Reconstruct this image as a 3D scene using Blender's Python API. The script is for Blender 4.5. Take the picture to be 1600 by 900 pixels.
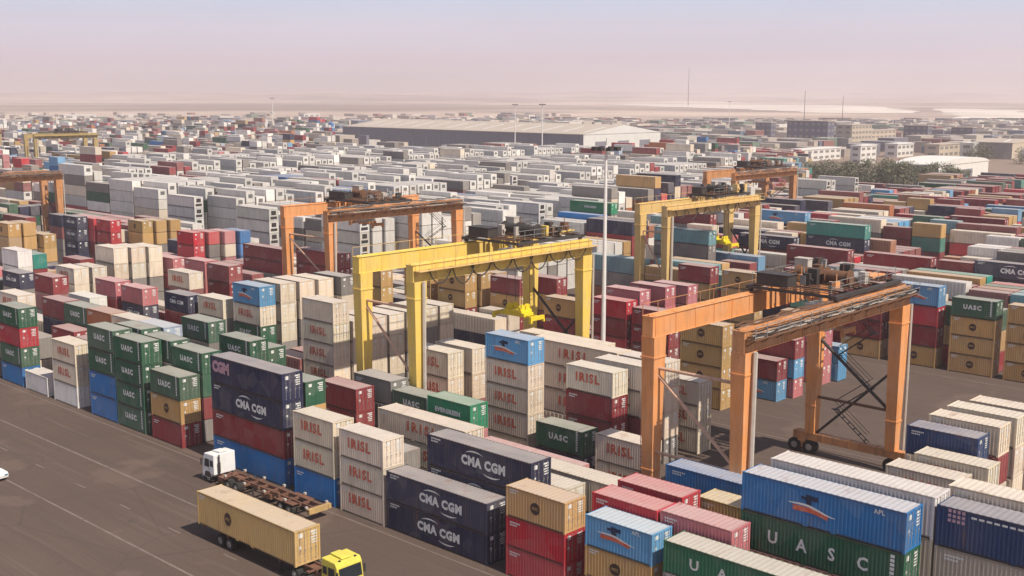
import bpy, bmesh, math, random
from mathutils import Vector, Matrix
R = math.radians
scene = bpy.context.scene
C = scene.collection
for o in list(bpy.data.objects):
    bpy.data.objects.remove(o, do_unlink=True)

# ------------------------------------------------------------------ camera
CAM_H = 37.7
yaw, pitch, roll = R(47.2), R(9.6), R(0.2)
fw = Vector((math.sin(yaw) * math.cos(pitch), math.cos(yaw) * math.cos(pitch), -math.sin(pitch)))
rt = Vector((math.cos(yaw), -math.sin(yaw), 0.0))
up = rt.cross(fw)
r2 = rt * math.cos(roll) + up * math.sin(roll)
u2 = up * math.cos(roll) - rt * math.sin(roll)
cd = bpy.data.cameras.new('camera')
cam = bpy.data.objects.new('camera', cd)
C.objects.link(cam)
cd.sensor_width = 36.0
cd.lens = 36.0 * 1802 / 1600
cd.clip_start = 1.0
cd.clip_end = 80000.0
cam.matrix_world = Matrix(((r2.x, u2.x, -fw.x, 0), (r2.y, u2.y, -fw.y, 0), (r2.z, u2.z, -fw.z, CAM_H), (0, 0, 0, 1)))
scene.camera = cam

# ------------------------------------------------------------------ world and sun
SUN_DIR = Vector((-0.035, -0.63, 0.79)).normalized()
elev = math.asin(SUN_DIR.z)
world = bpy.data.worlds.new('World')
scene.world = world
world.use_nodes = True
nt = world.node_tree
nt.nodes.clear()
wo = nt.nodes.new('ShaderNodeOutputWorld')
bg = nt.nodes.new('ShaderNodeBackground')
sky = nt.nodes.new('ShaderNodeTexSky')
sky.sky_type = 'NISHITA'
sky.sun_disc = False
sky.sun_elevation = elev
sky.sun_rotation = math.atan2(SUN_DIR.x, SUN_DIR.y)
sky.air_density = 1.2
sky.dust_density = 4.0
sky.ozone_density = 1.0
# dusty mauve air near the horizon, the same all the way round
tc = nt.nodes.new('ShaderNodeTexCoord')
sx = nt.nodes.new('ShaderNodeSeparateXYZ')
rmp = nt.nodes.new('ShaderNodeValToRGB')
rmp.color_ramp.interpolation = 'EASE'
e = rmp.color_ramp.elements
e[0].position = 0.0
e[0].color = (7.0, 5.7, 6.35, 1)
e[1].position = 0.60
e[1].color = (2.1, 2.5, 3.6, 1)
for p_, c_ in ((0.025, (7.35, 6.15, 7.0, 1)), (0.05, (6.95, 6.5, 7.65, 1)), (0.082, (5.9, 6.5, 8.1, 1)), (0.16, (4.8, 5.1, 6.4, 1)), (0.34, (3.0, 3.3, 4.4, 1))):
    q_ = rmp.color_ramp.elements.new(p_)
    q_.color = c_
mx = nt.nodes.new('ShaderNodeMix')
mx.data_type = 'RGBA'
mx.inputs[0].default_value = 0.85
nt.links.new(tc.outputs['Generated'], sx.inputs[0])
nt.links.new(sx.outputs['Z'], rmp.inputs[0])
nt.links.new(sky.outputs[0], mx.inputs[6])
nt.links.new(rmp.outputs[0], mx.inputs[7])
mpv = nt.nodes.new('ShaderNodeMapping'); mpv.inputs['Scale'].default_value = (2.2, 2.2, 11.0)
nt.links.new(tc.outputs['Generated'], mpv.inputs['Vector'])
nv_ = nt.nodes.new('ShaderNodeTexNoise'); nv_.inputs['Scale'].default_value = 1.6; nv_.inputs['Detail'].default_value = 5.0; nv_.inputs['Roughness'].default_value = .6
nt.links.new(mpv.outputs[0], nv_.inputs['Vector'])
nr = nt.nodes.new('ShaderNodeMapRange'); nr.inputs[1].default_value = .3; nr.inputs[2].default_value = .7; nr.inputs[3].default_value = .965; nr.inputs[4].default_value = 1.035
nt.links.new(nv_.outputs['Fac'], nr.inputs[0])
vm = nt.nodes.new('ShaderNodeVectorMath'); vm.operation = 'SCALE'
nt.links.new(mx.outputs[2], vm.inputs[0]); nt.links.new(nr.outputs[0], vm.inputs['Scale'])
nt.links.new(vm.outputs[0], bg.inputs['Color'])
bg.inputs['Strength'].default_value = 0.105
nt.links.new(bg.outputs[0], wo.inputs['Surface'])

sl = bpy.data.lights.new('sun', 'SUN')
sl.energy = 5.0
sl.angle = R(0.6)
sl.color = (1.0, 0.91, 0.77)
so = bpy.data.objects.new('sun', sl)
C.objects.link(so)
so.rotation_euler = SUN_DIR.to_track_quat('Z', 'Y').to_euler()

scene.view_settings.view_transform = 'Standard'
scene.view_settings.look = 'None'
scene.view_settings.exposure = 0.14
scene.view_settings.gamma = 1.0
scene.cycles.volume_bounces = 1
scene.cycles.max_bounces = 6

# ------------------------------------------------------------------ helpers
def tag(o, label=None, cat=None, group=None, kind=None):
    if label: o['label'] = label
    if cat: o['category'] = cat
    if group: o['group'] = group
    if kind: o['kind'] = kind
    return o

def empty(name, loc, rz=0.0):
    o = bpy.data.objects.new(name, None)
    o.empty_display_size = 0.5
    C.objects.link(o)
    o.location = loc
    o.rotation_euler = (0, 0, rz)
    return o

def link(name, me, parent=None, loc=None):
    o = bpy.data.objects.new(name, me)
    C.objects.link(o)
    if parent is not None: o.parent = parent
    if loc is not None: o.location = loc
    return o

def copy_tree(o, parent=None):
    c = o.copy()
    C.objects.link(c)
    c.parent = parent
    for ch in list(o.children):
        copy_tree(ch, c)
    return c

class MB:
    """collects boxes, tubes, quads and makes one mesh of them"""
    def __init__(s):
        s.v = []; s.f = []; s.m = []
    def quad(s, a, b, c, d, m=0):
        n = len(s.v); s.v += [a, b, c, d]; s.f.append((n, n+1, n+2, n+3)); s.m.append(m); return s
    def box(s, x0, x1, y0, y1, z0, z1, m=0):
        n = len(s.v)
        s.v += [(x0,y0,z0),(x1,y0,z0),(x1,y1,z0),(x0,y1,z0),(x0,y0,z1),(x1,y0,z1),(x1,y1,z1),(x0,y1,z1)]
        for q in ((0,3,2,1),(4,5,6,7),(0,1,5,4),(1,2,6,5),(2,3,7,6),(3,0,4,7)):
            s.f.append(tuple(n+i for i in q)); s.m.append(m)
        return s
    def taper(s, cx, cy, z0, z1, wx0, wy0, wx1, wy1, m=0, cx1=None, cy1=None):
        if cx1 is None: cx1 = cx
        if cy1 is None: cy1 = cy
        n = len(s.v)
        for (a, b, z, wx, wy) in ((cx, cy, z0, wx0, wy0), (cx1, cy1, z1, wx1, wy1)):
            s.v += [(a-wx/2,b-wy/2,z),(a+wx/2,b-wy/2,z),(a+wx/2,b+wy/2,z),(a-wx/2,b+wy/2,z)]
        for q in ((0,3,2,1),(4,5,6,7),(0,1,5,4),(1,2,6,5),(2,3,7,6),(3,0,4,7)):
            s.f.append(tuple(n+i for i in q)); s.m.append(m)
        return s
    def tube(s, a, b, r, k=6, m=0, cap=True, r1=None):
        a = Vector(a); b = Vector(b); d = (b-a)
        if d.length < 1e-6: return s
        d.normalize()
        h = Vector((0,0,1)) if abs(d.z) < .9 else Vector((1,0,0))
        p = d.cross(h).normalized(); q = d.cross(p)
        n = len(s.v)
        if r1 is None: r1 = r
        for c, rr in ((a, r), (b, r1)):
            for i in range(k):
                t = 2*math.pi*(i+.5)/k
                s.v.append(tuple(c + p*math.cos(t)*rr + q*math.sin(t)*rr))
        for i in range(k):
            j = (i+1) % k
            s.f.append((n+i, n+j, n+k+j, n+k+i)); s.m.append(m)
        if cap:
            s.f.append(tuple(n+i for i in range(k-1,-1,-1))); s.m.append(m)
            s.f.append(tuple(n+k+i for i in range(k))); s.m.append(m)
        return s
    def path(s, pts, r, k=5, m=0):
        for a, b in zip(pts, pts[1:]): s.tube(a, b, r, k, m, False)
        return s
    def prism(s, poly, x0, x1, m=0):
        """poly in (y,z) pushed along x"""
        n = len(s.v); k = len(poly)
        s.v += [(x0,y,z) for y,z in poly] + [(x1,y,z) for y,z in poly]
        for i in range(k):
            j = (i+1) % k
            s.f.append((n+i, n+j, n+k+j, n+k+i)); s.m.append(m)
        s.f.append(tuple(n+i for i in range(k-1,-1,-1))); s.m.append(m)
        s.f.append(tuple(n+k+i for i in range(k))); s.m.append(m)
        return s
    def mesh(s, name, mats):
        me = bpy.data.meshes.new(name)
        me.from_pydata([tuple(v) for v in s.v], [], s.f)
        if not isinstance(mats, (list, tuple)): mats = [mats]
        for m in mats: me.materials.append(m)
        if any(s.m): me.polygons.foreach_set('material_index', s.m)
        bm = bmesh.new(); bm.from_mesh(me); bmesh.ops.recalc_face_normals(bm, faces=bm.faces); bm.to_mesh(me); bm.free()
        me.update()
        return me
    def build(s, name, mats, parent=None, loc=None):
        return link(name, s.mesh(name, mats), parent, loc)

# ------------------------------------------------------------------ materials
def newmat(name):
    m = bpy.data.materials.new(name); m.use_nodes = True
    n = m.node_tree; n.nodes.clear()
    out = n.nodes.new('ShaderNodeOutputMaterial')
    b = n.nodes.new('ShaderNodeBsdfPrincipled')
    n.links.new(b.outputs[0], out.inputs[0])
    return m, n, b

def N(n, t, **kw):
    x = n.nodes.new(t)
    for k, v in kw.items(): setattr(x, k, v)
    return x

def mixc(n, fac, a, b, blend='MIX'):
    x = N(n, 'ShaderNodeMix'); x.data_type = 'RGBA'; x.blend_type = blend
    for i, s in ((0, fac), (6, a), (7, b)):
        if isinstance(s, (int, float)): x.inputs[i].default_value = s
        elif isinstance(s, tuple): x.inputs[i].default_value = (*s[:3], 1)
        else: n.links.new(s, x.inputs[i])
    return x.outputs[2]

def noise(n, vec, scale, detail=4, rough=.55):
    x = N(n, 'ShaderNodeTexNoise'); x.inputs['Scale'].default_value = scale
    x.inputs['Detail'].default_value = detail; x.inputs['Roughness'].default_value = rough
    if vec is not None: n.links.new(vec, x.inputs['Vector'])
    return x.outputs['Fac']

def ramp(n, v, a, b, c0=(0,0,0), c1=(1,1,1)):
    x = N(n, 'ShaderNodeMapRange'); x.inputs[1].default_value = a; x.inputs[2].default_value = b
    x.clamp = True
    n.links.new(v, x.inputs[0])
    return x.outputs[0]

def mapping(n, vec, scale):
    x = N(n, 'ShaderNodeMapping'); x.inputs['Scale'].default_value = scale
    n.links.new(vec, x.inputs['Vector']); return x.outputs[0]

def math_(n, op, a, b=0.0):
    x = N(n, 'ShaderNodeMath', operation=op)
    for i, s in enumerate((a, b)):
        if isinstance(s, (int, float)): x.inputs[i].default_value = s
        else: n.links.new(s, x.inputs[i])
    return x.outputs[0]

def bump(n, b, h, dist=.02, strength=.5):
    x = N(n, 'ShaderNodeBump'); x.inputs['Distance'].default_value = dist; x.inputs['Strength'].default_value = strength
    n.links.new(h, x.inputs['Height']); n.links.new(x.outputs[0], b.inputs['Normal'])

def container_paint(name, source, dust=0.0, fade=.07, rail=False):
    """steel paint in the colour of the object (or of the mesh), with rust streaks, fading and dust"""
    m, n, b = newmat(name)
    geo = N(n, 'ShaderNodeNewGeometry')
    pos = geo.outputs['Position']
    if source == 'object':
        oi = N(n, 'ShaderNodeObjectInfo'); col = oi.outputs['Color']
    else:
        at = N(n, 'ShaderNodeAttribute', attribute_name='paint'); col = at.outputs['Color']
    big = noise(n, pos, .22, 3)
    fine = noise(n, mapping(n, pos, (2.2, 2.2, .28)), 1.0, 5, .65)
    c = mixc(n, ramp(n, big, .35, .75), col, mixc(n, fade, col, (.42, .38, .34)))
    streak = ramp(n, fine, .58, .76)
    c = mixc(n, math_(n, 'MULTIPLY', streak, .55), c, (.16, .075, .04))
    vo = N(n, 'ShaderNodeTexVoronoi'); vo.inputs['Scale'].default_value = .62; n.links.new(pos, vo.inputs['Vector'])
    sv = N(n, 'ShaderNodeSeparateColor'); n.links.new(vo.outputs['Color'], sv.inputs[0])
    c = mixc(n, math_(n, 'MULTIPLY', ramp(n, sv.outputs[0], .5, 1.0), .09), c, (.50, .46, .42))
    c = mixc(n, math_(n, 'MULTIPLY', ramp(n, sv.outputs[1], .6, 1.0), .10), c, (.05, .04, .035))
    scr = noise(n, mapping(n, pos, (1.2, 1.2, 9.0)), 1.4, 4, .7)
    c = mixc(n, math_(n, 'MULTIPLY', ramp(n, scr, .66, .76), .30), c, (.34, .30, .27))
    grime = ramp(n, noise(n, mapping(n, pos, (.9, .9, .15)), 1.3, 4), .45, .8)
    c = mixc(n, math_(n, 'MULTIPLY', grime, .20), c, (.20, .17, .14))
    if dust > 0:
        sp = N(n, 'ShaderNodeSeparateXYZ'); n.links.new(geo.outputs['Normal'], sp.inputs[0])
        upf = ramp(n, sp.outputs['Z'], .6, .9)
        d = math_(n, 'MULTIPLY', upf, math_(n, 'ADD', math_(n, 'MULTIPLY', noise(n, mapping(n, pos, (.6, .25, 1)), 1.0, 5), .42), dust))
        c = mixc(n, d, c, (.46, .41, .38))
        rust = math_(n, 'MULTIPLY', upf, ramp(n, noise(n, mapping(n, pos, (.5, .9, 1)), .9, 5, .7), .58, .72))
        c = mixc(n, math_(n, 'MULTIPLY', rust, .55), c, (.24, .12, .07))
    n.links.new(c, b.inputs['Base Color'])
    b.inputs['Roughness'].default_value = .62; b.inputs['Specular IOR Level'].default_value = .22
    if rail: n.links.new(mixc(n, .55, c, (.07, .045, .03)), b.inputs['Base Color'])  # side rails darkened in colour: rusty grime plus the shade between stacked levels
    bump(n, b, noise(n, pos, 5.0, 3), .02, .25)
    return m

def plain(name, col, rough=.6, metal=0.0, var=.18, sc=1.2, dirt=(.12, .09, .07), bumpd=0.0):
    m, n, b = newmat(name)
    geo = N(n, 'ShaderNodeNewGeometry')
    f = ramp(n, noise(n, geo.outputs['Position'], sc, 5, .6), .42, .75)
    c = mixc(n, math_(n, 'MULTIPLY', f, var*2), col, dirt)
    n.links.new(c, b.inputs['Base Color'])
    b.inputs['Roughness'].default_value = rough; b.inputs['Metallic'].default_value = metal
    b.inputs['Specular IOR Level'].default_value = .5 if rough < .3 else .25
    if bumpd: bump(n, b, noise(n, geo.outputs['Position'], sc*5, 4), bumpd, .5)
    return m

M = {}
M['paint'] = container_paint('container_paint', 'object', 0.0)
M['rail'] = container_paint('container_rail_shaded_paint', 'object', 0.0, .07, True)
M['roof'] = container_paint('container_roof_paint', 'object', .36)
M['rest'] = container_paint('container_paint_by_box', 'mesh', .30)
M['print_white'] = plain('white_lettering', (.70, .70, .68), .6, 0, .14, 2.5, (.25, .25, .28))
M['print_red'] = plain('red_lettering', (.55, .10, .05), .6, 0, .22, 3.0, (.6, .45, .36))
M['print_dark'] = plain('dark_emblem', (.06, .035, .03), .6, 0, .05)
M['print_navy'] = plain('navy_emblem', (.02, .03, .08), .6, 0, .05)
M['brace'] = plain('pale_orange_brace_paint', (.56, .36, .26), .6, 0, .2, 1.5)
M['steel'] = plain('galvanised_steel', (.36, .36, .36), .5, .4, .15)
M['dark_steel'] = plain('dark_steel', (.055, .05, .05), .6, .2, .2)
M['rust_steel'] = plain('rusty_steel', (.17, .085, .05), .75, .1, .25, 2.0)
M['tyre'] = plain('tyre_rubber', (.022, .022, .023), .85, 0, .2, 3, (.1, .085, .07))
M['rim'] = plain('wheel_rim', (.33, .32, .31), .5, .3, .3)
M['orange'] = plain('orange_crane_paint', (.72, .30, .10), .5, 0, .18, .9, (.20, .09, .04))
M['orange_old'] = plain('weathered_orange_paint', (.50, .21, .075), .6, 0, .35, 1.6, (.13, .08, .06))
M['yellow'] = plain('yellow_crane_paint', (.80, .56, .10), .5, 0, .12, .9, (.26, .17, .06))
M['yellow_pale'] = plain('pale_yellow_crane_paint', (.66, .43, .12), .5, 0, .16, .9, (.26, .17, .08))
M['yellow_bright'] = plain('bright_yellow_paint', (.78, .60, .03), .45, 0, .08)
M['cab_yellow'] = plain('yellow_cab_paint', (.66, .57, .09), .4, 0, .16, 2.0, (.3, .24, .1))
M['cab_white'] = plain('white_cab_paint', (.78, .78, .78), .4, 0, .06)
M['glass'] = plain('dark_window_glass', (.02, .028, .035), .12, 0, .02)
M['glass_blue'] = plain('blue_window_glass', (.10, .22, .34), .15, 0, .02)
M['pipe'] = plain('pale_conduit', (.50, .45, .40), .6, 0, .12)
M['chassis'] = plain('rusty_chassis_paint', (.20, .10, .07), .7, .1, .35, 1.5, (.08, .05, .04))
M['white_mast'] = plain('white_mast_paint', (.74, .71, .69), .5, 0, .08)
M['line'] = plain('faded_road_paint', (.20, .16, .14), .8, 0, .45, .9, (.125, .09, .075))
M['roofsheet'] = plain('pale_sheet_roof', (.46, .39, .33), .7, 0, .12, .05, (.34, .28, .23))
M['wallsheet'] = plain('blue_grey_wall_sheet', (.22, .215, .25), .7, 0, .12, .08)
M['white_wall'] = plain('white_plaster', (.68, .66, .63), .8, 0, .10, .2, (.4, .36, .32))
M['beige_wall'] = plain('beige_plaster', (.52, .44, .35), .8, 0, .10, .2, (.4, .33, .27))
M['grey_wall'] = plain('grey_wall', (.30, .28, .27), .8, 0, .12, .2)
M['navy_wall'] = plain('dark_blue_cladding', (.11, .115, .17), .7, 0, .12, .2, (.10, .09, .10))
M['bark'] = plain('bark', (.12, .085, .06), .9, 0, .2, 3)

def crane_paint(name, col, dirt, amount=.3):
    m, n, b = newmat(name)
    geo = N(n, 'ShaderNodeNewGeometry'); pos = geo.outputs['Position']
    f = ramp(n, noise(n, mapping(n, pos, (1.6, 1.6, .22)), 1.3, 6, .68), .46, .74)
    g = ramp(n, noise(n, mapping(n, pos, (.5, .5, .5)), 1.0, 3), .35, .7)
    c = mixc(n, math_(n, 'MULTIPLY', g, .22), col, (.62, .50, .40))
    c = mixc(n, math_(n, 'MULTIPLY', f, amount*1.6), c, dirt)
    rs = ramp(n, noise(n, pos, 3.2, 5, .7), .64, .70)
    c = mixc(n, math_(n, 'MULTIPLY', rs, amount*1.8), c, (.13, .06, .035))
    n.links.new(c, b.inputs['Base Color']); b.inputs['Roughness'].default_value = .6; b.inputs['Specular IOR Level'].default_value = .3
    bump(n, b, noise(n, pos, 4.0, 3), .015, .3)
    return m
M['orange'] = crane_paint('orange_crane_paint', (.72, .30, .10), (.26, .115, .05), .26)
M['orange_old'] = crane_paint('weathered_orange_paint', (.52, .23, .085), (.16, .09, .06), .42)
M['yellow'] = crane_paint('yellow_crane_paint', (.78, .55, .11), (.34, .22, .09), .22)
M['yellow_pale'] = crane_paint('pale_yellow_crane_paint', (.66, .45, .16), (.30, .2, .1), .28)

def leaf_mat():
    m, n, b = newmat('dusty_leaves')
    geo = N(n, 'ShaderNodeNewGeometry')
    f = noise(n, geo.outputs['Position'], .7, 3)
    c = mixc(n, ramp(n, f, .35, .65), (.10, .108, .058), (.165, .16, .10))
    n.links.new(c, b.inputs['Base Color']); b.inputs['Roughness'].default_value = .75
    return m
M['leaf'] = leaf_mat()

def asphalt():
    m, n, b = newmat('dusty_port_asphalt')
    geo = N(n, 'ShaderNodeNewGeometry'); pos = geo.outputs['Position']
    base = mixc(n, ramp(n, noise(n, pos, .035, 5, .6), .3, .7), (.084, .054, .043), (.112, .075, .060))
    tr = ramp(n, noise(n, mapping(n, pos, (.55, .018, 1)), 1.0, 5, .6), .48, .72)
    base = mixc(n, math_(n, 'MULTIPLY', tr, .55), base, (.070, .052, .044))
    tr2 = ramp(n, noise(n, mapping(n, pos, (.9, .03, 1)), 1.7, 4, .6), .55, .75)
    base = mixc(n, math_(n, 'MULTIPLY', tr2, .40), base, (.19, .145, .12))
    oil = ramp(n, noise(n, pos, .42, 4, .6), .64, .74)
    base = mixc(n, math_(n, 'MULTIPLY', oil, .6), base, (.05, .043, .04))
    tr3 = ramp(n, noise(n, mapping(n, pos, (2.4, .045, 1)), 1.0, 4, .65), .56, .70)
    base = mixc(n, math_(n, 'MULTIPLY', tr3, .5), base, (.045, .036, .032))
    wv = N(n, 'ShaderNodeTexVoronoi'); wv.feature = 'DISTANCE_TO_EDGE'; wv.inputs['Scale'].default_value = .085
    n.links.new(pos, wv.inputs['Vector'])
    base = mixc(n, math_(n, 'MULTIPLY', math_(n, 'SUBTRACT', 1.0, ramp(n, wv.outputs['Distance'], .0, .010)), .45), base, (.04, .033, .03))
    patch = ramp(n, noise(n, pos, .12, 3, .5), .60, .66)
    base = mixc(n, math_(n, 'MULTIPLY', patch, .35), base, (.19, .125, .10))
    grain = noise(n, pos, 9.0, 4, .7)
    base = mixc(n, .22, base, mixc(n, ramp(n, grain, .3, .7), (.05, .045, .04), (.24, .21, .19)))
    n.links.new(base, b.inputs['Base Color']); b.inputs['Roughness'].default_value = .95; b.inputs['Specular IOR Level'].default_value = .12
    bump(n, b, grain, .015, .4)
    return m
M['asphalt'] = asphalt()

def sand():
    m, n, b = newmat('desert_sand')
    geo = N(n, 'ShaderNodeNewGeometry'); pos = geo.outputs['Position']
    rot = N(n, 'ShaderNodeMapping'); rot.inputs['Rotation'].default_value = (0, 0, R(47.2))
    n.links.new(pos, rot.inputs['Vector'])
    v1 = mapping(n, rot.outputs[0], (.0011, .0038, 1)); v2 = mapping(n, rot.outputs[0], (.006, .014, 1))
    c = mixc(n, ramp(n, noise(n, pos, .0006, 6, .62), .42, .60), (.25, .175, .135), (.60, .46, .37))
    c = mixc(n, math_(n, 'MULTIPLY', ramp(n, noise(n, pos, .0021, 5, .65), .50, .64), .6), c, (.15, .12, .10))
    c = mixc(n, math_(n, 'MULTIPLY', ramp(n, noise(n, mapping(n, pos, (.05, .05, 1)), 1, 3), .60, .70), .35), c, (.12, .11, .09))
    n.links.new(c, b.inputs['Base Color']); b.inputs['Roughness'].default_value = .95
    return m
M['sand'] = sand()
M['salt'] = plain('pale_sand', (.78, .70, .62), .9, 0, .30, .004, (.36, .28, .21))

# ------------------------------------------------------------------ ground
def sheet(name, pts, z, mat, kind='structure'):
    me = bpy.data.meshes.new(name)
    me.from_pydata([(x, y, z) for x, y in pts], [], [tuple(range(len(pts)))])
    me.materials.append(mat)
    o = link(name, me)
    tag(o, kind=kind)
    return o
ring = [(25000*math.cos(a*math.pi/24), 25000*math.sin(a*math.pi/24)) for a in range(48)]
sheet('desert_ground', ring, 0.0, M['sand'])
sheet('port_pavement', [(-40,-120),(560,-120),(500,175),(560,330),(840,350),(860,560),(700,900),(560,1450),(-40,1500)], .004, M['asphalt'])
# the service road runs along the outer row of stacks, with worn white lines
def strip(name, x, y0, y1, w, z=.008):
    n = max(1, int((y1-y0)/6)); rng = random.Random(int(x*10))
    mb = MB(); y = y0
    while y < y1:
        l = min(rng.uniform(3.5, 9), y1-y)
        ww = w*rng.uniform(.8, 1.08)
        mb.quad((x-ww/2, y, z), (x+ww/2, y, z), (x+ww/2, y+l, z), (x-ww/2, y+l, z)); y += l+rng.choice((0, 0, 0, .12))
    o = mb.build(name, M['line']); tag(o, kind='structure'); return o
strip('road_line', 54.75, 20, 420, .20)
strip('road_line', 46.0, 20, 420, .20)
mb = MB()
y = 26
while y < 300:
    mb.quad((50.1, y, .008), (50.24, y, .008), (50.24, y+1.9, .008), (50.1, y+1.9, .008)); y += 8.5
tag(mb.build('dashed_road_line', M['line']), kind='structure')
strip('kerb_line', 62.3, 20, 330, .14)
strip('crane_lane_line', 111.0, 20, 240, .16)
strip('crane_lane_line', 151.5, 20, 240, .16)

# ------------------------------------------------------------------ shipping containers
COL = dict(cr=(.72,.61,.48), wh=(.78,.74,.70), dg=(.014,.095,.05), gr=(.012,.25,.115), nv=(.013,.018,.06), bl=(.012,.17,.46),
           lb=(.10,.32,.56), rd=(.50,.018,.035), mr=(.25,.022,.03), br=(.50,.30,.11), tl=(.13,.33,.38), tg=(.02,.26,.21),
           gy=(.22,.20,.19), pk=(.50,.15,.17), wl=(.42,.50,.64), yl=(.62,.44,.16), cg=(.40,.35,.28), wg=(.64,.62,.59))
COL['or'] = (.40,.13,.05); COL['ug'] = (.03, .17, .085); COL['nb'] = (.018, .048, .15)
CNAME = dict(cr='cream', wh='white', dg='dark green', gr='bright green', nv='navy blue', bl='deep blue', lb='light blue', rd='bright red',
             mr='dark maroon', br='tan', tl='pale teal', tg='teal green', gy='grey', pk='faded pink', wl='pale blue', yl='ochre', cg='greyish cream', wg='white refrigerated')
CNAME['or'] = 'rusty orange'; CNAME['ug'] = 'mid green'; CNAME['nb'] = 'navy blue'
W2 = 1.219
HC = 2.6
def corr_profile(a0, a1, pitch, lo, hi):
    """corrugation from a0 to a1: list of (a, depth)"""
    n = max(2, int((a1-a0)/pitch)); p = (a1-a0)/n; pts = []
    for i in range(n):
        b = a0+i*p
        pts += [(b+p*.02, hi), (b+p*.30, hi), (b+p*.50, lo), (b+p*.80, lo)]
    pts.append((a1, hi))
    return pts
CM = {}
for L in (6.058, 12.192, 13.716):
    h2 = L/2
    d = {}
    mb = MB()                                   # frame: posts, rails, corner castings
    for sx_ in (-1, 1):
        for sy_ in (-1, 1):
            cx, cy = sx_*(W2-.08), sy_*(h2-.08)
            mb.box(cx-.078, cx+.078, cy-.078, cy+.078, .12, HC-.12)
            for z in (0, HC-.118):
                mb.box(cx-.082, cx+.082, cy-.092, cy+.092, z, z+.118)
        x = sx_*(W2-.05)
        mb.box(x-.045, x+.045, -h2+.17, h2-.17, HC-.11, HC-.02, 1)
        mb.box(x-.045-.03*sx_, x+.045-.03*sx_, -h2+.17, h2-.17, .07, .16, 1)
        if L > 7:
            for yy in (-1.05, 1.05): mb.box(x-.047, x+.047, yy-.18, yy+.18, .03, .12)
    for sy_ in (-1, 1):
        y = sy_*(h2-.06)
        mb.box(-W2+.165, W2-.165, y-.05, y+.05, HC-.12, HC-.015)
        mb.box(-W2+.165, W2-.165, y-.05, y+.05, .02, .17)
    mb.box(-W2+.1, W2-.1, -h2+.12, h2-.12, .10, .14)
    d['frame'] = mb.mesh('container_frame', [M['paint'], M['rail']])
    for sgn, nm in ((-1, 'near'), (1, 'far')):
        mb = MB(); pr = corr_profile(-h2+.16, h2-.16, .28, W2-.052, W2-.012)
        for (a, da), (b_, db) in zip(pr, pr[1:]):
            mb.quad((sgn*da, a, .16), (sgn*db, b_, .16), (sgn*db, b_, HC-.11), (sgn*da, a, HC-.11))
        d['side'+nm] = mb.mesh('container_side', M['paint'])
    mb = MB(); pr = corr_profile(-h2+.11, h2-.11, .42, HC-.024, HC-.008)
    for (a, da), (b_, db) in zip(pr, pr[1:]):
        mb.quad((-W2+.095, a, da), (W2-.095, a, da), (W2-.095, b_, db), (-W2+.095, b_, db))
    d['roof'] = mb.mesh('container_roof', M['roof'])
    mb = MB(); pr = corr_profile(-W2+.16, W2-.16, .27, h2-.06, h2-.02)
    for (a, da), (b_, db) in zip(pr, pr[1:]):
        mb.quad((a, da, .17), (b_, db, .17), (b_, db, HC-.12), (a, da, HC-.12))
    d['endfar'] = mb.mesh('container_front', M['paint'])
    for k, sgn in ((0, -1), (1, 1)):             # doors close the end that faces the sun
        mb = MB(); a0, a1 = (-W2+.165, -.012) if k == 0 else (.012, W2-.165)
        yb = -h2+.05
        mb.box(a0, a1, yb, yb+.05, .18, HC-.13)
        for i in range(4):
            z0 = .26+i*.56
            mb.box(a0+.09, a1-.09, yb-.016, yb-.0005, z0, z0+.40)
        for zz in (.45, 1.25, 2.1):
            mb.box((a0 if k == 0 else a1-.07), (a0+.07 if k == 0 else a1), yb-.022, yb-.0005, zz, zz+.09)
        if k == 1:
            for i, (wx, wz) in enumerate(((.62, .13), (.45, .13), (.62, .10), (.52, .10), (.50, .10))):
                z0 = 2.18-i*.2; x1_ = a1-.14
                mb.quad((x1_-wx, yb-.020, z0), (x1_, yb-.020, z0), (x1_, yb-.020, z0+wz), (x1_-wx, yb-.020, z0+wz), 1)
        else:
            mb.quad((a0+.25, yb-.020, 2.02), (a0+.62, yb-.020, 2.02), (a0+.62, yb-.020, 2.34), (a0+.25, yb-.020, 2.34), 1)
            mb.quad((a0+.25, yb-.020, 1.22), (a0+.45, yb-.020, 1.22), (a0+.45, yb-.020, 1.42), (a0+.25, yb-.020, 1.42), 1)
        d['door%d' % k] = mb.mesh('container_door', [M['paint'], M['print_white']])
        mb = MB()
        for fx in (.30, .74):
            x = a0+(a1-a0)*fx
            mb.tube((x, yb-.035, .2), (x, yb-.035, HC-.15), .02, 5)
            mb.box(x-.05, x+.12, yb-.06, yb-.02, 1.05, 1.10)
            for zz in (.22, .9, 1.7, 2.38): mb.box(x-.045, x+.045, yb-.04, yb-.018, zz, zz+.06)
        d['rods%d' % k] = mb.mesh('lock_rods', M['steel'])
    CM[20 if L < 7 else (40 if L < 13 else 45)] = d
# refrigerated unit end: frame and fan grille in place of doors
mb = MB(); yb = -12.192/2+.05
mb.box(-W2+.165, W2-.165, yb, yb+.05, .18, HC-.13)
REEF_END = mb.mesh('reefer_end_panel', M['paint'])
mb = MB()
mb.box(-.62, .62, yb-.03, yb-.001, 1.28, 2.2)
mb.box(-.85, .85, yb-.03, yb-.001, .35, .95)
for i in range(5): mb.box(-.62, .62, yb-.05, yb-.031, 1.34+i*.17, 1.40+i*.17)
REEF_GRILLE = mb.mesh('reefer_grille', M['dark_steel'])

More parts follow.
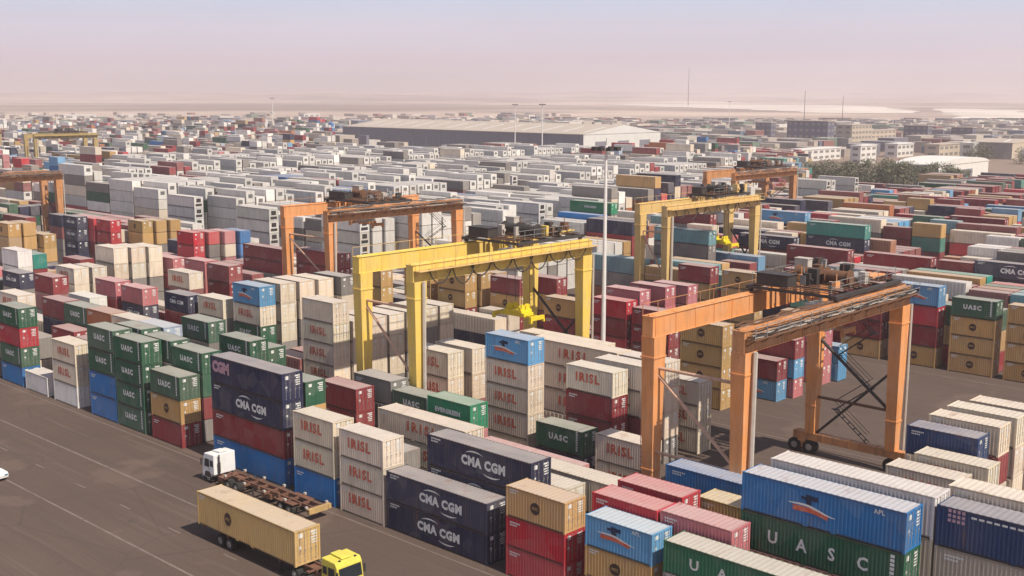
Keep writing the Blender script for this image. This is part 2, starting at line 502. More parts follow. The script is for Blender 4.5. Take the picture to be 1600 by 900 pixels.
# ---- printed marks on the long side that faces -x ; the reading direction runs towards -y
def text_mesh(body, size, mat, spacing=1.0, bold=0.0, yscale=1.0):
    cu = bpy.data.curves.new('letters', 'FONT')
    cu.body = body; cu.size = size; cu.align_x = 'CENTER'; cu.align_y = 'CENTER'; cu.space_character = spacing
    cu.offset = bold; cu.resolution_u = 2
    ob = bpy.data.objects.new('letters', cu); C.objects.link(ob)
    bpy.context.view_layer.update()
    dg_ = bpy.context.evaluated_depsgraph_get()
    me = bpy.data.meshes.new_from_object(ob.evaluated_get(dg_))
    bpy.data.objects.remove(ob)
    me.materials.clear(); me.materials.append(mat)
    for v in me.vertices:
        v.co.y *= yscale
    return me
def to_side(me, cy=0.0, cz=1.35, sheer=0.0):
    """lay a flat mesh (x right, y up) on the side plane"""
    for v in me.vertices:
        x, y = v.co.x, v.co.y
        v.co = Vector((-W2+.004, cy-x, cz+y))
    me.update(); return me
def merge(meshes, name):
    bm = bmesh.new(); mats = []
    for me in meshes:
        for m in me.materials:
            if m not in mats: mats.append(m)
    for me in meshes:
        idx = [mats.index(m) for m in me.materials]
        n0 = len(bm.faces); bm.from_mesh(me); bm.faces.ensure_lookup_table()
        for f in bm.faces[n0:]: f.material_index = idx[f.material_index if f.material_index < len(idx) else 0]
    out = bpy.data.meshes.new(name); bm.to_mesh(out); bm.free()
    for m in mats: out.materials.append(m)
    return out
def arc(cx, cy, rx, ry, a0, a1, w, mat, k=10):
    mb = MB()
    for i in range(k):
        t0 = R(a0+(a1-a0)*i/k); t1 = R(a0+(a1-a0)*(i+1)/k)
        s0 = math.sin(math.pi*i/k); s1 = math.sin(math.pi*(i+1)/k)
        mb.quad((cx+rx*math.cos(t0), cy+ry*math.sin(t0), 0), (cx+rx*math.cos(t1), cy+ry*math.sin(t1), 0),
                (cx+(rx-w*s1)*math.cos(t1), cy+(ry-w*s1)*math.sin(t1), 0), (cx+(rx-w*s0)*math.cos(t0), cy+(ry-w*s0)*math.sin(t0), 0))
    return mb.mesh('arc', mat)
def flat(boxes, mat):
    mb = MB()
    for x0, x1, y0, y1 in boxes: mb.quad((x0, y0, 0), (x1, y0, 0), (x1, y1, 0), (x0, y1, 0))
    return mb.mesh('flat', mat)
def codes(x, y, w=1.0, rows=2):          # the small number plates, too small to read
    return flat([(x+i*w/7, x+(i+.72)*w/7, y-r*.22, y-r*.22+.13) for r in range(rows) for i in range(7) if not (r == 1 and i > 4)], M['print_white'])
MARK = {}
M['pink_print'] = plain('faded_pink_print', (.50, .30, .36), .6, 0, .1, 3.0, (.3, .2, .3))
MARK['irisl20'] = [to_side(text_mesh('IRISL', 1.25, M['print_red'], 1.2, .05), .1, 1.42), to_side(codes(-2.6, .95, .9), 0, 1.35)]
MARK['irisl40'] = [to_side(text_mesh('IRISL', 1.35, M['print_red'], 1.5, .055), 0, 1.42), to_side(codes(-5.6, .95, 1.2), 0, 1.35)]
MARK['cma40'] = [to_side(text_mesh('CMA CGM', 1.02, M['print_white'], 1.12, .06), -.6, 1.35), to_side(arc(-1.0, .30, 1.25, .62, 35, 150, .13, M['print_white']), -.6, 1.35),
                 to_side(arc(1.0, -.30, 1.25, .62, 215, 325, .13, M['print_white']), -.6, 1.35), to_side(codes(-5.6, .95, 1.2), 0, 1.35)]
MARK['cma20'] = [to_side(text_mesh('CMA CGM', .72, M['print_white'], 1.05, .04), 0, 1.35), to_side(arc(-.6, .2, .8, .5, 35, 150, .08, M['print_white']), 0, 1.35)]
MARK['cgm40'] = [to_side(text_mesh('CGM', 1.35, M['pink_print'], .98, .10), 4.1, 1.55)]
ut = []
for i, ch in enumerate('UASC'):
    t_ = text_mesh(ch, 1.15, M['print_white'], 1, .03)
    for v in t_.vertices: v.co.x += -3.7+i*2.25
    ut.append(t_)
bar40 = flat([(5.15, 5.45, -.95+k*.27, -.75+k*.27) for k in range(8)], M['print_white'])
MARK['uasc40'] = [to_side(merge(ut, 'uasc'), 0, 1.25), to_side(bar40, 0, 1.25)]
MARK['uasc20'] = [to_side(text_mesh('UASC', .82, M['print_white'], 1.30, .05), .25, 1.45), to_side(flat([(2.45, 2.68, -.95+k*.27, -.75+k*.27) for k in range(8)], M['print_white']), .25, 1.45)]
MARK['ever20'] = [to_side(text_mesh('EVERGREEN', .62, M['print_white'], 1.10, .04), 0, 1.42)]
def msc():
    mb = MB()
    k = 12; rr = .52
    mb.v = [(rr*.95*math.cos(2*math.pi*i/k), rr*math.sin(2*math.pi*i/k), 0) for i in range(k)]; mb.f = [tuple(range(k))]; mb.m = [0]
    a = mb.mesh('disc', M['print_dark'])
    t_ = text_mesh('MSC', .34, plain_tan, 1, .01)
    for v in t_.vertices: v.co.z += .004
    return merge([a, t_], 'msc')
plain_tan = plain('tan_lettering', (.42, .26, .10), .6, 0, .05)
mm = msc()
for v in mm.vertices:
    x, y, z = v.co
    v.co = Vector((-W2+.004-z*2, .1-x, 1.38+y))
MARK['msc'] = [mm, to_side(codes(-2.6, .95, .9), 0, 1.35)]
def apl(w, cy):
    eagle = flat([(-.75, -.35, .42, .62), (-.42, .0, .30, .78), (-.1, .5, .42, .74), (-.35, .05, .12, .34)], M['print_navy'])
    wave = MB(); wr = MB()
    for i in range(16):
        a, b_ = -1.7+i*.22, -1.7+(i+1)*.22
        f_ = lambda t: -.12-.20*math.tanh((t)*.9)+.06*math.cos(t*2)
        wd = lambda t: .14*(1-abs(t/1.9)**2)+.02
        wave.quad((a, f_(a), 0), (b_, f_(b_), 0), (b_, f_(b_)+wd(b_), 0), (a, f_(a)+wd(a), 0))
        if i < 12: wr.quad((a+.35, f_(a)-.42+.1*i/12, 0), (b_+.35, f_(b_)-.42+.1*i/12, 0), (b_+.35, f_(b_)-.06, 0), (a+.35, f_(a)-.06, 0))
    t_ = text_mesh('APL', .42, M['print_white'], 1.1, .01)
    for v in t_.vertices: v.co.x += w*.5-1.2; v.co.y += .85
    return [to_side(m_, cy, 1.40) for m_ in (eagle, wave.mesh('wave', M['print_white']), wr.mesh('wave', M['print_red']), t_)]
MARK['apl20'] = apl(6.06, .3)
MARK['apl40'] = apl(12.19, .8)
MARK['codes20'] = [to_side(codes(-2.6, .75, 1.1), 0, 1.35)]
MARK['codes40'] = [to_side(codes(-5.4, .75, 1.3), 0, 1.35)]
MARK['flag40'] = [to_side(flat([(-5.3+i*.30, -5.3+i*.30+.2, .25+j*.30, .45+j*.30) for i in range(4) for j in range(3)], M['pink_print']), 0, 1.45), to_side(codes(-3.8, .75, 3.4, 1), 0, 1.45)]

def mark_for(c, L, lvl, desc):
    if 'bottom right corner' in desc and c == 'nb': return 'flag40', ''
    if c == 'cr' and 'bare-sided' in desc and lvl == 0 and 'beside' not in desc: return 'codes20', ''
    if c == 'cr' and ('joined' in desc or 'low cream stack beside' in desc): return 'codes20', ''
    if c == 'cr': return ('irisl20' if L == 20 else 'irisl40'), 'with red IRISL lettering'
    if c == 'nv':
        if 'white truck' in desc and lvl == 0: return 'cgm40', 'with big CGM lettering'
        return ('cma20' if L == 20 else 'cma40'), 'with CMA CGM lettering'
    if c in ('dg', 'ug'): return ('uasc20' if L == 20 else 'uasc40'), 'with white UASC lettering'
    if c == 'gr': return 'ever20', 'with white EVERGREEN lettering'
    if c == 'br': return 'msc', 'with dark round emblem'
    if c == 'lb' or (c == 'bl' and 'right foreground' in desc): return ('apl20' if L == 20 else 'apl40'), 'with white wave emblem'
    if c == 'wg': return None, ''
    return ('codes20' if L == 20 else 'codes40'), ''

rng = random.Random(7)
def vary(c, amt=.12):
    k = 1+rng.uniform(-amt, amt); g_ = .14*rng.random()**2.2; c = tuple(t*(1-g_)+w_*g_ for t, w_ in zip(c, (.36, .32, .30)))
    return (min(1, c[0]*k*(1+rng.uniform(-.05, .05))), min(1, c[1]*k), min(1, c[2]*k*(1+rng.uniform(-.05, .05))), 1)

def make_container(c, L, h, x, y, z, detail, mark, name='shipping_container'):
    """x, y: centre; z: underside; returns the root"""
    d = CM[L]
    root = empty(name, (x, y, z)); root.scale = (1, 1, (h-.012)/HC)
    col = vary(COL[c])
    def part(nm, me, parent=root):
        o = link(nm, me, parent); o.color = col; return o
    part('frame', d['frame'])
    part('side_wall', d['sidenear']); part('side_wall', d['sidefar'])
    part('roof', d['roof'])
    if c == 'wg':
        e_ = part('unit_panel', REEF_END); link('grille', REEF_GRILLE, e_)
    else:
        for k in (0, 1):
            dr = part('door', d['door%d' % k])
            if detail: link('lock_rods', d['rods%d' % k], dr)
    part('end_wall', d['endfar'])
    if mark:
        names = ['lettering', 'number_plate', 'mark', 'number_plate'] if not mark.startswith('apl') else ['emblem', 'wave_mark', 'wave_mark', 'lettering']
        if mark.startswith('cma'): names = ['lettering', 'swoosh', 'swoosh', 'number_plate']
        if mark.startswith('codes'): names = ['number_plate']
        if mark == 'msc': names = ['emblem', 'number_plate']
        if mark == 'flag40': names = ['emblem', 'lettering']
        jy, jz = rng.uniform(-.22, .22), rng.uniform(-.07, .07)
        for nm_, me_ in zip(names, MARK[mark]): link(nm_, me_, root, (0, jy, jz) if nm_ != 'number_plate' else None)
    return root
LEVEL = ['top', 'second down', 'third down', 'fourth down', 'fifth down', 'bottom']
REST = []       # boxes that are too many to build one by one: (x0, y0, z0, x1, y1, z1, colour)
REEFDESC = ['the white-ended column left of the far orange crane', 'the tall white column rising behind the four red columns',
            'the left of the twin white towers at far left', 'the right of the twin white towers at far left',
            'the left white column seen inside the far orange crane', 'the middle white column inside the far orange crane', 'the right white column inside the far orange crane',
            'the left white column above the blue crane cabin', 'the second white column above the blue crane cabin', 'the bright narrow white column left of the mast',
            'the wide white stack right behind the mast', 'the left distant white column left of the mast', 'the right distant white column left of the mast']

# x, y of the near left corner, length in feet, levels, level height, colours from the top, detail, where it stands
STACKS = [
(63.30,144.55,20,4,2.57,'dg rd dg bl','3332','the leftmost stack beside the road'),
(63.30,137.70,20,1,2.40,'wh','2',''),
(63.30,129.86,20,3,2.59,'cr cr wh','333','the cream stack of three at the left road edge'),
(63.30,114.18,20,4,2.61,'dg dg dg dg','3333','the all-green stack of four beside the road'),
(63.30,120.44,20,4,2.71,'dg dg bl bl','3222','the stack tucked just left of the all-green stack'),
(63.30,106.63,20,3,2.60,'dg br mr','333','the low stack of three right of the all-green stack'),
(63.40,88.50,40,4,2.81,'nv nv mr bl','3333','the long four-high stack beside the white truck'),
(63.30,80.76,20,3,2.69,'cr cr bl','333','the left cream stack beside the empty trailer'),
(63.30,73.88,20,3,2.60,'cr cr cr','333','the right cream stack beside the empty trailer'),
(63.30,61.27,40,2,2.62,'nv nv','33','the long navy pair at the road edge'),
(63.20,53.04,20,3,2.47,'br rd rd','333','the brown-topped stack at the bottom centre'),
(63.20,45.02,20,3,2.37,'lb br mr','330','the light blue topped stack at the bottom edge'),
(63.20,31.85,40,3,2.35,'ug gy dg','300','the long green stack at the bottom edge'),
(66.20,129.41,20,3,2.54,'mr or mr','000','the stack just behind the cream stack of three'),
(66.20,135.67,20,3,2.70,'mr mr gy','200','the rusty roofed stack behind the white road-edge container'),
(66.80,152.45,20,4,2.65,'cr gy gr mr','2000','the stack behind the leftmost road stack'),
(66.20,106.77,20,4,2.48,'dg dg mr gy','3000','the stack touching the left end of the long navy stack'),
(66.20,113.00,20,4,2.58,'dg gy dg mr','2000','the stack behind the all-green stack'),
(66.20,119.26,20,4,2.69,'dg dg bl or','2000','the far neighbour behind the all-green stack'),
(66.20,88.58,20,4,2.48,'dg br cr gy','2000','the stack showing past the near end of the long navy stack'),
(66.20,59.13,40,3,2.80,'nv nv mr','320','the long navy stack behind the navy road pair'),
(65.90,46.57,20,3,2.58,'rd mr mr','300','the flat red roofed stack behind the light blue one'),
(66.00,40.31,20,3,2.62,'pk or mr','300','the pale pink stack left of the tall blue one'),
(69.20,144.43,20,4,2.61,'mr nv gy mr','2000','the maroon stack behind the leftmost road stack'),
(69.20,138.17,20,4,2.60,'dg dg mr gy','2000','the dark green stack left of the orange-sided one'),
(69.20,131.96,20,4,2.62,'or or mr mr','2000','the orange-sided stack behind the green row'),
(69.20,125.70,20,4,2.62,'cr dg mr gy','2000','the pale roofed stack behind the orange-sided one'),
(69.20,119.49,20,4,2.63,'wl gy dg mr','2000','the pale blue ended stack behind the green row'),
(69.00,29.28,40,4,2.80,'bl dg mr gy','3300','the tall long stack in the right foreground'),
(69.00,46.51,20,3,2.65,'rd mr gy','300','the red roofed stack second back behind the light blue one'),
(69.00,57.77,20,2,2.93,'cr gy','20','the low pale container behind the navy stack'),
(71.60,72.04,40,3,2.40,'cr cr gy','320','the long cream stack under the bright green container'),
(71.90,28.71,40,4,2.91,'wh cr cr gy','3200','the white roofed stack behind the tall blue one'),
(71.90,106.13,20,4,2.61,'dg dg gy mr','3000','the green stack behind the long navy stack'),
(71.90,54.44,40,2,3.00,'cr gy','30','the long low pale container behind the navy stack'),
(72.60,143.77,20,4,2.65,'wh cr mr mr','2000','the white roofed stack behind the dark green one'),
(73.60,89.98,20,3,2.52,'mr mr gy','320','the maroon topped stack in front of the left yellow leg'),
(74.80,118.94,20,4,2.60,'dg gy mr mr','3000','the dark teal topped stack left of the white and blue one'),
(76.00,108.53,20,3,2.87,'dg dg gy','200','the second green container behind the long navy stack'),
(76.40,76.18,20,3,2.63,'gr pk mr','300','the bright green topped stack'),
(72.00,41.10,20,3,2.39,'yl mr gy','300','the yellow roofed stack left of the tall blue and green one'),
(77.20,82.41,20,3,2.40,'dg gy gy','200','the low dark stack beside the right yellow leg'),
(77.20,88.67,20,3,2.66,'gy gy gy','300','the grey roofed stack between the yellow legs'),
(76.60,41.19,40,3,2.40,'bl gy gy','300','the long low blue container left of the tall blue one'),
(71.90,16.35,40,4,2.81,'nb cg cg cr','3300','the navy stack at the bottom right corner'),
(74.80,16.83,40,4,2.93,'cr cr gy cr','3000','the long cream roof stack behind the bottom right navy one'),
(76.80,163.05,20,4,2.68,'mr mr gy gr','2000','the dark maroon stack below the white and teal pair'),
(76.80,174.07,20,4,2.52,'nv gy gy mr','2000','the dark navy stack at the left edge'),
(84.20,68.56,20,2,2.56,'dg nv','32','the dark green stack behind the near navy stack'),
(84.30,60.96,20,2,2.69,'cr cr','32','the cream pair left of the near orange leg'),
(84.60,76.06,20,5,2.61,'lb cr cr cr cr','33332','the blue topped cream stack at the centre'),
(88.20,68.03,20,4,2.61,'cr mr mr nv','3320','the cream and maroon stack left of the near orange leg'),
(91.40,66.87,20,4,2.68,'cr cr mr cr','3320','the cream stack just behind the cream and maroon one'),
(94.40,72.30,40,4,2.69,'cr cr cr cr','3220','the long cream stack behind the centre blue one'),
(94.40,66.04,20,4,2.68,'cr cr cr gy','3222','the cream stack behind the orange leg'),
(97.40,76.77,40,4,2.59,'cr cr gy cr','2000','the back long cream stack at the mast foot'),
(99.60,65.40,20,3,2.61,'cr cr cr','333','the cream stack seen between the orange legs'),
(90.60,89.98,20,3,3.04,'cr cr mr','320','the right of the two low cream stacks behind the yellow legs'),
(87.40,90.63,20,3,3.00,'cr cr mr','330','the left of the two low cream stacks behind the yellow legs'),
(83.00,148.66,20,4,2.49,'pk nv dg gy','3200','the pink stack with an orange-red door end'),
(83.00,156.26,20,4,2.52,'pk mr gy gy','2000','the pink roofed stack left of the pink and navy one'),
(83.60,137.74,20,4,2.55,'nv mr gy gy','3000','the navy topped stack left of centre'),
(84.60,130.75,20,4,2.60,'cr gy cr cr','3000','the cream topped stack beside the navy topped one'),
(85.00,122.91,20,5,2.60,'lb cr dg gy gy','33200','the light blue topped stack left of the white columns'),
(84.40,107.15,20,5,2.60,'cr cr cr cr gy','33320','the bare-sided cream stack left of the yellow crane'),
(88.40,123.07,20,5,2.60,'cr cr cr gy gy','22200','the first of the white columns'),
(91.30,122.82,20,5,2.60,'cr cr gy gy gy','20000','the second of the white columns'),
(94.10,122.35,20,5,2.60,'cr cr gy gy gy','20000','the third of the white columns'),
(97.00,121.22,20,5,2.63,'gy cr gy gy gy','20000','the grey-ended fourth white column'),
(83.80,170.57,20,4,2.62,'cr cr gy gy','2000','the left of the two paired cream stacks'),
(86.80,170.46,20,4,2.59,'cr cr gy gy','2000','the right of the two paired cream stacks'),
(90.80,170.97,20,5,2.60,'cr cr gy gy gy','22000','the left of the three joined cream stacks'),
(93.70,170.59,20,5,2.57,'cr cr gy gy gy','22000','the middle of the three joined cream stacks'),
(96.60,170.30,20,5,2.54,'cr cr gy gy gy','20000','the right of the three joined cream stacks'),
(94.00,154.22,20,4,2.60,'cr mr gy gy','2000','the small cream topped stack in front of the maroon one'),
(83.80,190.07,20,4,2.86,'wh wh nv gy','2000','the white stack at the left edge'),
(87.00,191.50,20,4,2.58,'tg mr gy gy','0000','the stack with the teal door end at the left'),
(90.50,181.76,20,4,2.52,'mr mr gy gy','0000','the dusty maroon stack left of the three cream ones'),
(93.60,215.60,20,5,2.63,'br br gy gy gy','20000','the brown stack at the far left edge'),
(96.50,215.58,20,5,2.61,'br br gy gy gy','00000','the second brown stack from the left edge'),
(99.40,213.61,20,4,2.69,'br br gy gy','2000','the lower brown stack third from the left edge'),
(100.00,152.52,20,4,2.75,'mr mr gy gy','2200','the maroon stack with a pink end behind the cream one'),
(99.70,168.23,40,4,2.67,'pk rd gy gy','2000','the long pink roofed stack below the red columns'),
(99.70,158.78,20,4,2.79,'pk rd gy gy','2000','the pink roofed stack below the red columns'),
(87.30,107.00,20,4,2.60,'cr cr cr gy','2200','the first low cream stack beside the bare-sided one'),
(90.20,107.00,20,4,2.60,'cr cr cr gy','2200','the second low cream stack beside the bare-sided one'),
(93.10,107.00,20,4,2.60,'cr cr cr gy','2220','the third low cream stack beside the bare-sided one'),
(96.00,107.00,20,4,2.60,'cr cr gy gy','2200','the cream stack just right of the right yellow leg'),
(98.90,107.00,20,4,2.60,'cr gy gy gy','2000','the second cream stack right of the yellow leg'),
(101.80,107.00,20,4,2.60,'cr cr gy gy','2000','the last cream stack before the tan columns'),
(306.40,160.00,40,5,2.60,'wg wg wg wg gy','22220','the left tall white column right of the farthest crane'),
(309.30,160.00,40,5,2.60,'wg wg wg gy gy','00000','the middle tall white column right of the farthest crane'),
(324.00,160.00,40,5,2.60,'wg wg wg gy gy','20000','the right tall white column right of the farthest crane'),
(86.60,32.73,20,3,2.70,'cr cr cr','300','the lowest cream roof stack at the right'),
(89.50,31.65,20,3,2.89,'cr cr gy','300','the cream stack under the edge of the navy one'),
(92.40,33.66,20,4,2.50,'nb cr cr gy','3000','the navy topped stack among the cream roofs at the right'),
(95.30,33.02,20,4,2.62,'cr mr cr gy','3000','the cream stack right of the navy topped one'),
(98.10,32.63,20,4,2.69,'cr cr cr gy','3200','the second cream stack right of the navy topped one'),
(101.00,31.79,20,4,2.71,'cr cr cr gy','2000','the last cream stack at the right'),
(115.80,72.96,20,4,2.60,'br br br br','3332','the tan stack seen through the near orange crane'),
(121.90,91.96,20,4,2.54,'rd mr rd rd','3320','the left of the two red stacks behind the mast'),
(121.90,84.99,20,4,2.40,'mr mr mr rd','3320','the right of the two red stacks behind the mast'),
(124.00,70.16,20,2,2.58,'mr lb','33','the low pair at the right end of the middle block'),
(126.90,69.44,20,3,2.49,'mr lb pk','322','the maroon and blue ended stack right of the orange leg'),
(135.60,70.15,20,3,2.63,'pk pk pk','322','the pink ended stack between the rear orange legs'),
(138.60,69.45,20,2,2.40,'lb lb','20','the light blue ended pair between the rear orange legs'),
(122.20,122.84,20,4,2.59,'br br mr br','3222','the first tan column under the yellow crane'),
(125.10,122.27,20,4,2.57,'br br br br','2000','the second tan column under the yellow crane'),
(128.00,121.78,20,4,2.53,'br br mr br','0000','the third tan column under the yellow crane'),
(122.20,130.64,20,4,2.53,'br br gy gy','2200','the tan stack left of the yellow crane tan columns'),
(125.10,114.29,20,4,2.58,'mr br mr br','3220','the maroon and tan column under the yellow beam'),
(128.90,110.27,20,4,2.60,'mr br mr br','3000','the dark maroon stack under the yellow beam end'),
(125.00,103.29,20,3,2.83,'br mr br','320','the brown stack behind the yellow spreader'),
(122.50,198.72,20,4,2.60,'rd rd mr mr','2200','the first of the four red and blue columns'),
(125.40,197.84,20,4,2.59,'rd gy gy mr','0000','the second of the four red and blue columns'),
(128.30,196.66,20,4,2.58,'pk cr pk gy','0000','the third of the four red and blue columns'),
(131.20,195.65,20,4,2.57,'bl bl bl bl','0000','the blue last of the four red and blue columns'),
(121.70,237.15,20,4,2.58,'rd rd mr mr','0000','the left red stack in the far left block'),
(121.70,229.88,20,4,2.61,'rd rd gy mr','2200','the right red stack in the far left block'),
(126.00,224.25,20,4,2.60,'br br rd gy','2000','the first tan column in the far left block'),
(128.90,223.52,20,4,2.59,'br br gy gy','0000','the second tan column in the far left block'),
(131.80,222.72,20,4,2.59,'br br gy gy','0000','the third tan column in the far left block'),
(118.60,245.71,20,4,2.66,'nv mr gy gy','0000','the navy topped stack left of the red ones'),
(119.00,239.45,20,4,2.68,'nv nv nv nv','2220','the all-navy stack left of the red ones'),
(123.40,154.60,40,4,2.60,'mr mr gy gy','3200','the maroon stack under the far orange crane'),
(123.40,171.08,40,4,2.41,'mr mr gy gy','3200','the dark maroon stack behind the far orange leg'),
(116.20,135.42,20,4,2.57,'br br mr gy','2200','the tan stack behind the left yellow leg'),
(130.00,91.39,20,4,2.81,'pk pk pk pk','2000','the left pink stack behind the red ones'),
(134.00,90.40,20,4,2.76,'pk pk pk pk','2000','the right pink stack behind the red ones'),
(126.00,92.80,20,4,2.75,'pk mr mr mr','2000','the pink roofed stack right behind the red ones'),
(155.10,55.40,20,4,2.60,'dg br br br','3333','the green topped tan stack across the right lane'),
(155.10,63.30,20,4,2.87,'lb rd mr br','3333','the light blue topped stack beyond the orange crane'),
(155.10,71.45,20,4,2.75,'mr mr mr br','3333','the maroon stack behind the rear orange leg'),
(155.10,47.90,20,4,2.57,'br br br br','2222','the tan stack at the right edge across the lane'),
(152.80,98.98,20,4,2.68,'mr br br br','3220','the brown-red stack behind the pink ones'),
(152.80,90.81,20,4,2.65,'br br br br','3222','the tan stack behind the near orange beam'),
(202.00,148.34,40,4,2.62,'br gy gy gy','2222','the brown stack behind the far yellow leg'),
(207.00,161.08,40,5,2.61,'gr gy gy gy gy','22222','the pale green stack behind the far yellow leg'),
(177.00,115.18,40,5,2.60,'tl gy gy gy gy','33220','the teal container seen through the far yellow crane'),
(205.00,133.22,40,5,2.55,'mr gy gy gy gy','20000','the maroon container behind the far yellow beam'),
(204.00,98.17,40,5,2.64,'tg nv mr gy gy','32000','the long teal green stack right of the far yellow crane'),
(217.00,117.86,40,5,2.65,'lb nv mr gy gy','32000','the pale blue stack right of the far yellow crane'),
(190.00,94.44,40,4,2.55,'mr mr gy gy','3333','the left long maroon stack in the right block'),
(190.00,79.29,40,4,2.58,'mr mr gy gy','3300','the middle long maroon stack in the right block'),
(190.00,72.14,20,4,2.55,'mr mr mr gy','2200','the right long maroon stack in the right block'),
(190.00,59.75,40,4,2.70,'nv nv mr gy','3300','the long navy stack at the right edge'),
(256.00,103.78,40,4,2.60,'rd rd mr gy','2222','the bright red stack in the far right block'),
(256.00,91.12,40,4,2.73,'mr mr mr gy','3332','the maroon stack right of the bright red one'),
(290.00,95.88,40,4,2.68,'lb lb gy gy','2000','the light blue stack at the far right edge'),
(198.00,109.74,40,4,2.61,'nv mr gy gy','3222','the navy stack right of the far yellow leg'),
(145.50,205.89,40,5,2.58,'wg wg wg wg wg','22200','REEF0'),
(149.60,241.72,40,5,2.60,'wg wg wg wg wg','22200','REEF1'),
(170.50,308.20,40,6,2.40,'wg wg wg wg wg wg','000000','REEF2'),
(173.40,306.54,40,6,2.35,'wg wg wg wg wg wg','000000','REEF3'),
(146.00,176.27,40,5,2.59,'wg wg wg wg wg','22200','REEF4'),
(148.90,175.80,40,5,2.56,'wg wg wg wg wg','00000','REEF5'),
(151.80,175.28,40,5,2.54,'wg wg wg wg wg','00000','REEF6'),
(184.40,175.66,40,5,2.60,'wg wg wg wg wg','22222','REEF7'),
(187.30,174.49,40,5,2.60,'wg wg wg wg wg','00000','REEF8'),
(195.60,172.90,40,5,2.60,'wg wg wg wg wg','22222','REEF9'),
(212.00,168.78,40,5,2.62,'wg wg wg wg wg','00000','REEF10'),
(255.70,236.93,40,5,2.60,'wg wg wg wg wg','22000','REEF11'),
(275.00,237.82,40,5,2.60,'wg wg wg wg wg','22000','REEF12'),
]

labels_used = {}
FOOT = []
for (v, u, L, n, h, cols, flags, desc) in STACKS:
    Lm = 6.058 if L == 20 else 12.192
    FOOT.append((v, v+2.44, u, u+Lm))
    if desc.startswith('REEF'): desc = REEFDESC[int(desc[4:])]
    for k, c in enumerate(cols.split()):
        z = (n-1-k)*h
        if flags[k] == '0':
            REST.append((v, u, z, v+2.438, u+Lm, z+h-.015, c)); continue
        mk, txt = mark_for(c, L, k, desc)
        if flags[k] == '2' and v > 145 and mk and mk.startswith('codes'): mk = None
        o = make_container(c, L, h, v+W2, u+Lm/2, z, flags[k] == '3', mk)
        if k == 0:
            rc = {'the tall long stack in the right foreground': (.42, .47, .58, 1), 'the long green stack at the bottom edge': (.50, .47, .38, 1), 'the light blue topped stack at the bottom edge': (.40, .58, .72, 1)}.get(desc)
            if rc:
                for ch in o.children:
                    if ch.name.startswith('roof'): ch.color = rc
        pos = LEVEL[k] if k < n-1 else ('bottom' if n > 1 else '')
        if not desc: desc = ''
        if n > 1:
            lab = '%s container, %s of %s' % (CNAME[c], pos, desc)
            if len(lab.split()) > 16: lab = '%s, %s of %s' % (CNAME[c], pos, desc)
        else: lab = 'single low %s container standing between the two leftmost road-edge stacks' % CNAME[c]
        if txt and mk and len(lab.split())+len(txt.split()) <= 16 and flags[k] == '3': lab = lab.replace('container,', 'container '+txt+',')
        if len(lab.split()) > 16: lab = lab.replace(' standing', '').replace('single low', 'low')
        if len(lab.split()) > 16: print('LONG', lab)
        if lab in labels_used: print('DUP', lab)
        labels_used[lab] = 1
        tag(o, lab, 'container', 'stacked shipping containers')

# ---- the rest of the yard: thousands of boxes, block after block to the far edge
def screen(x, y, z):
    d = Vector((x, y, z-CAM_H)); w = d.dot(fw)
    if w < 5: return None
    return 800+1802*d.dot(r2)/w, 450-1802*d.dot(u2)/w
def blocked(x0, x1, y0, y1):
    for a, b, c, d in FOOT:
        if x0 < b+.3 and a < x1+.3 and y0 < d+.3 and c < y1+.3: return True
    return False
KEEP = [(112.0, 116.4, 0, 400), (141.5, 145.2, 60, 240), (555, 650, 455, 705), (435, 600, 170, 245), (500, 530, 335, 345), (100, 116, 40, 100)]
CRANE_FEET = [(157, 163, 104, 125), (185, 191, 104, 125), (222, 228, 145, 162), (262, 272, 140, 160), (124, 136, 270, 290)]
rg = random.Random(11)
def pick(tab):
    t = rg.random()*sum(w for _, w in tab); 
    for c, w in tab:
        t -= w
        if t <= 0: return c
    return tab[-1][0]
WHITE = [('wg', 66), ('wh', 14), ('gy', 8), ('cr', 6), ('mr', 3), ('dg', 1), ('bl', 1)]
RIGHT = [('mr', 30), ('br', 15), ('cr', 15), ('rd', 4), ('gy', 9), ('dg', 7), ('nv', 7), ('wh', 6), ('or', 6), ('lb', 3), ('tg', 5), ('tl', 3), ('pk', 3)]
MIXED = [('mr', 14), ('wh', 20), ('wg', 20), ('gy', 16), ('dg', 7), ('bl', 3), ('nv', 4), ('rd', 3), ('pk', 4), ('cr', 14), ('br', 4), ('lb', 2), ('or', 3), ('wl', 3)]
NEARMIX = [('mr', 24), ('cr', 20), ('pk', 8), ('dg', 9), ('nv', 9), ('gy', 10), ('br', 8), ('rd', 6), ('wh', 6)]
def add_rest_stack(x, y, L, n, colours):
    h = rg.choice((2.59, 2.59, 2.89)); z = 0
    for i in range(n):
        REST.append((x, y, z, x+2.438, y+L, z+h-.015, colours[i % len(colours)])); z += h
starts = [(63.3, 5), (84.2, 6), (116.2, 9), (155.1, 6)] + [(178.5+k*26.0, 7) for k in range(0, 60)]
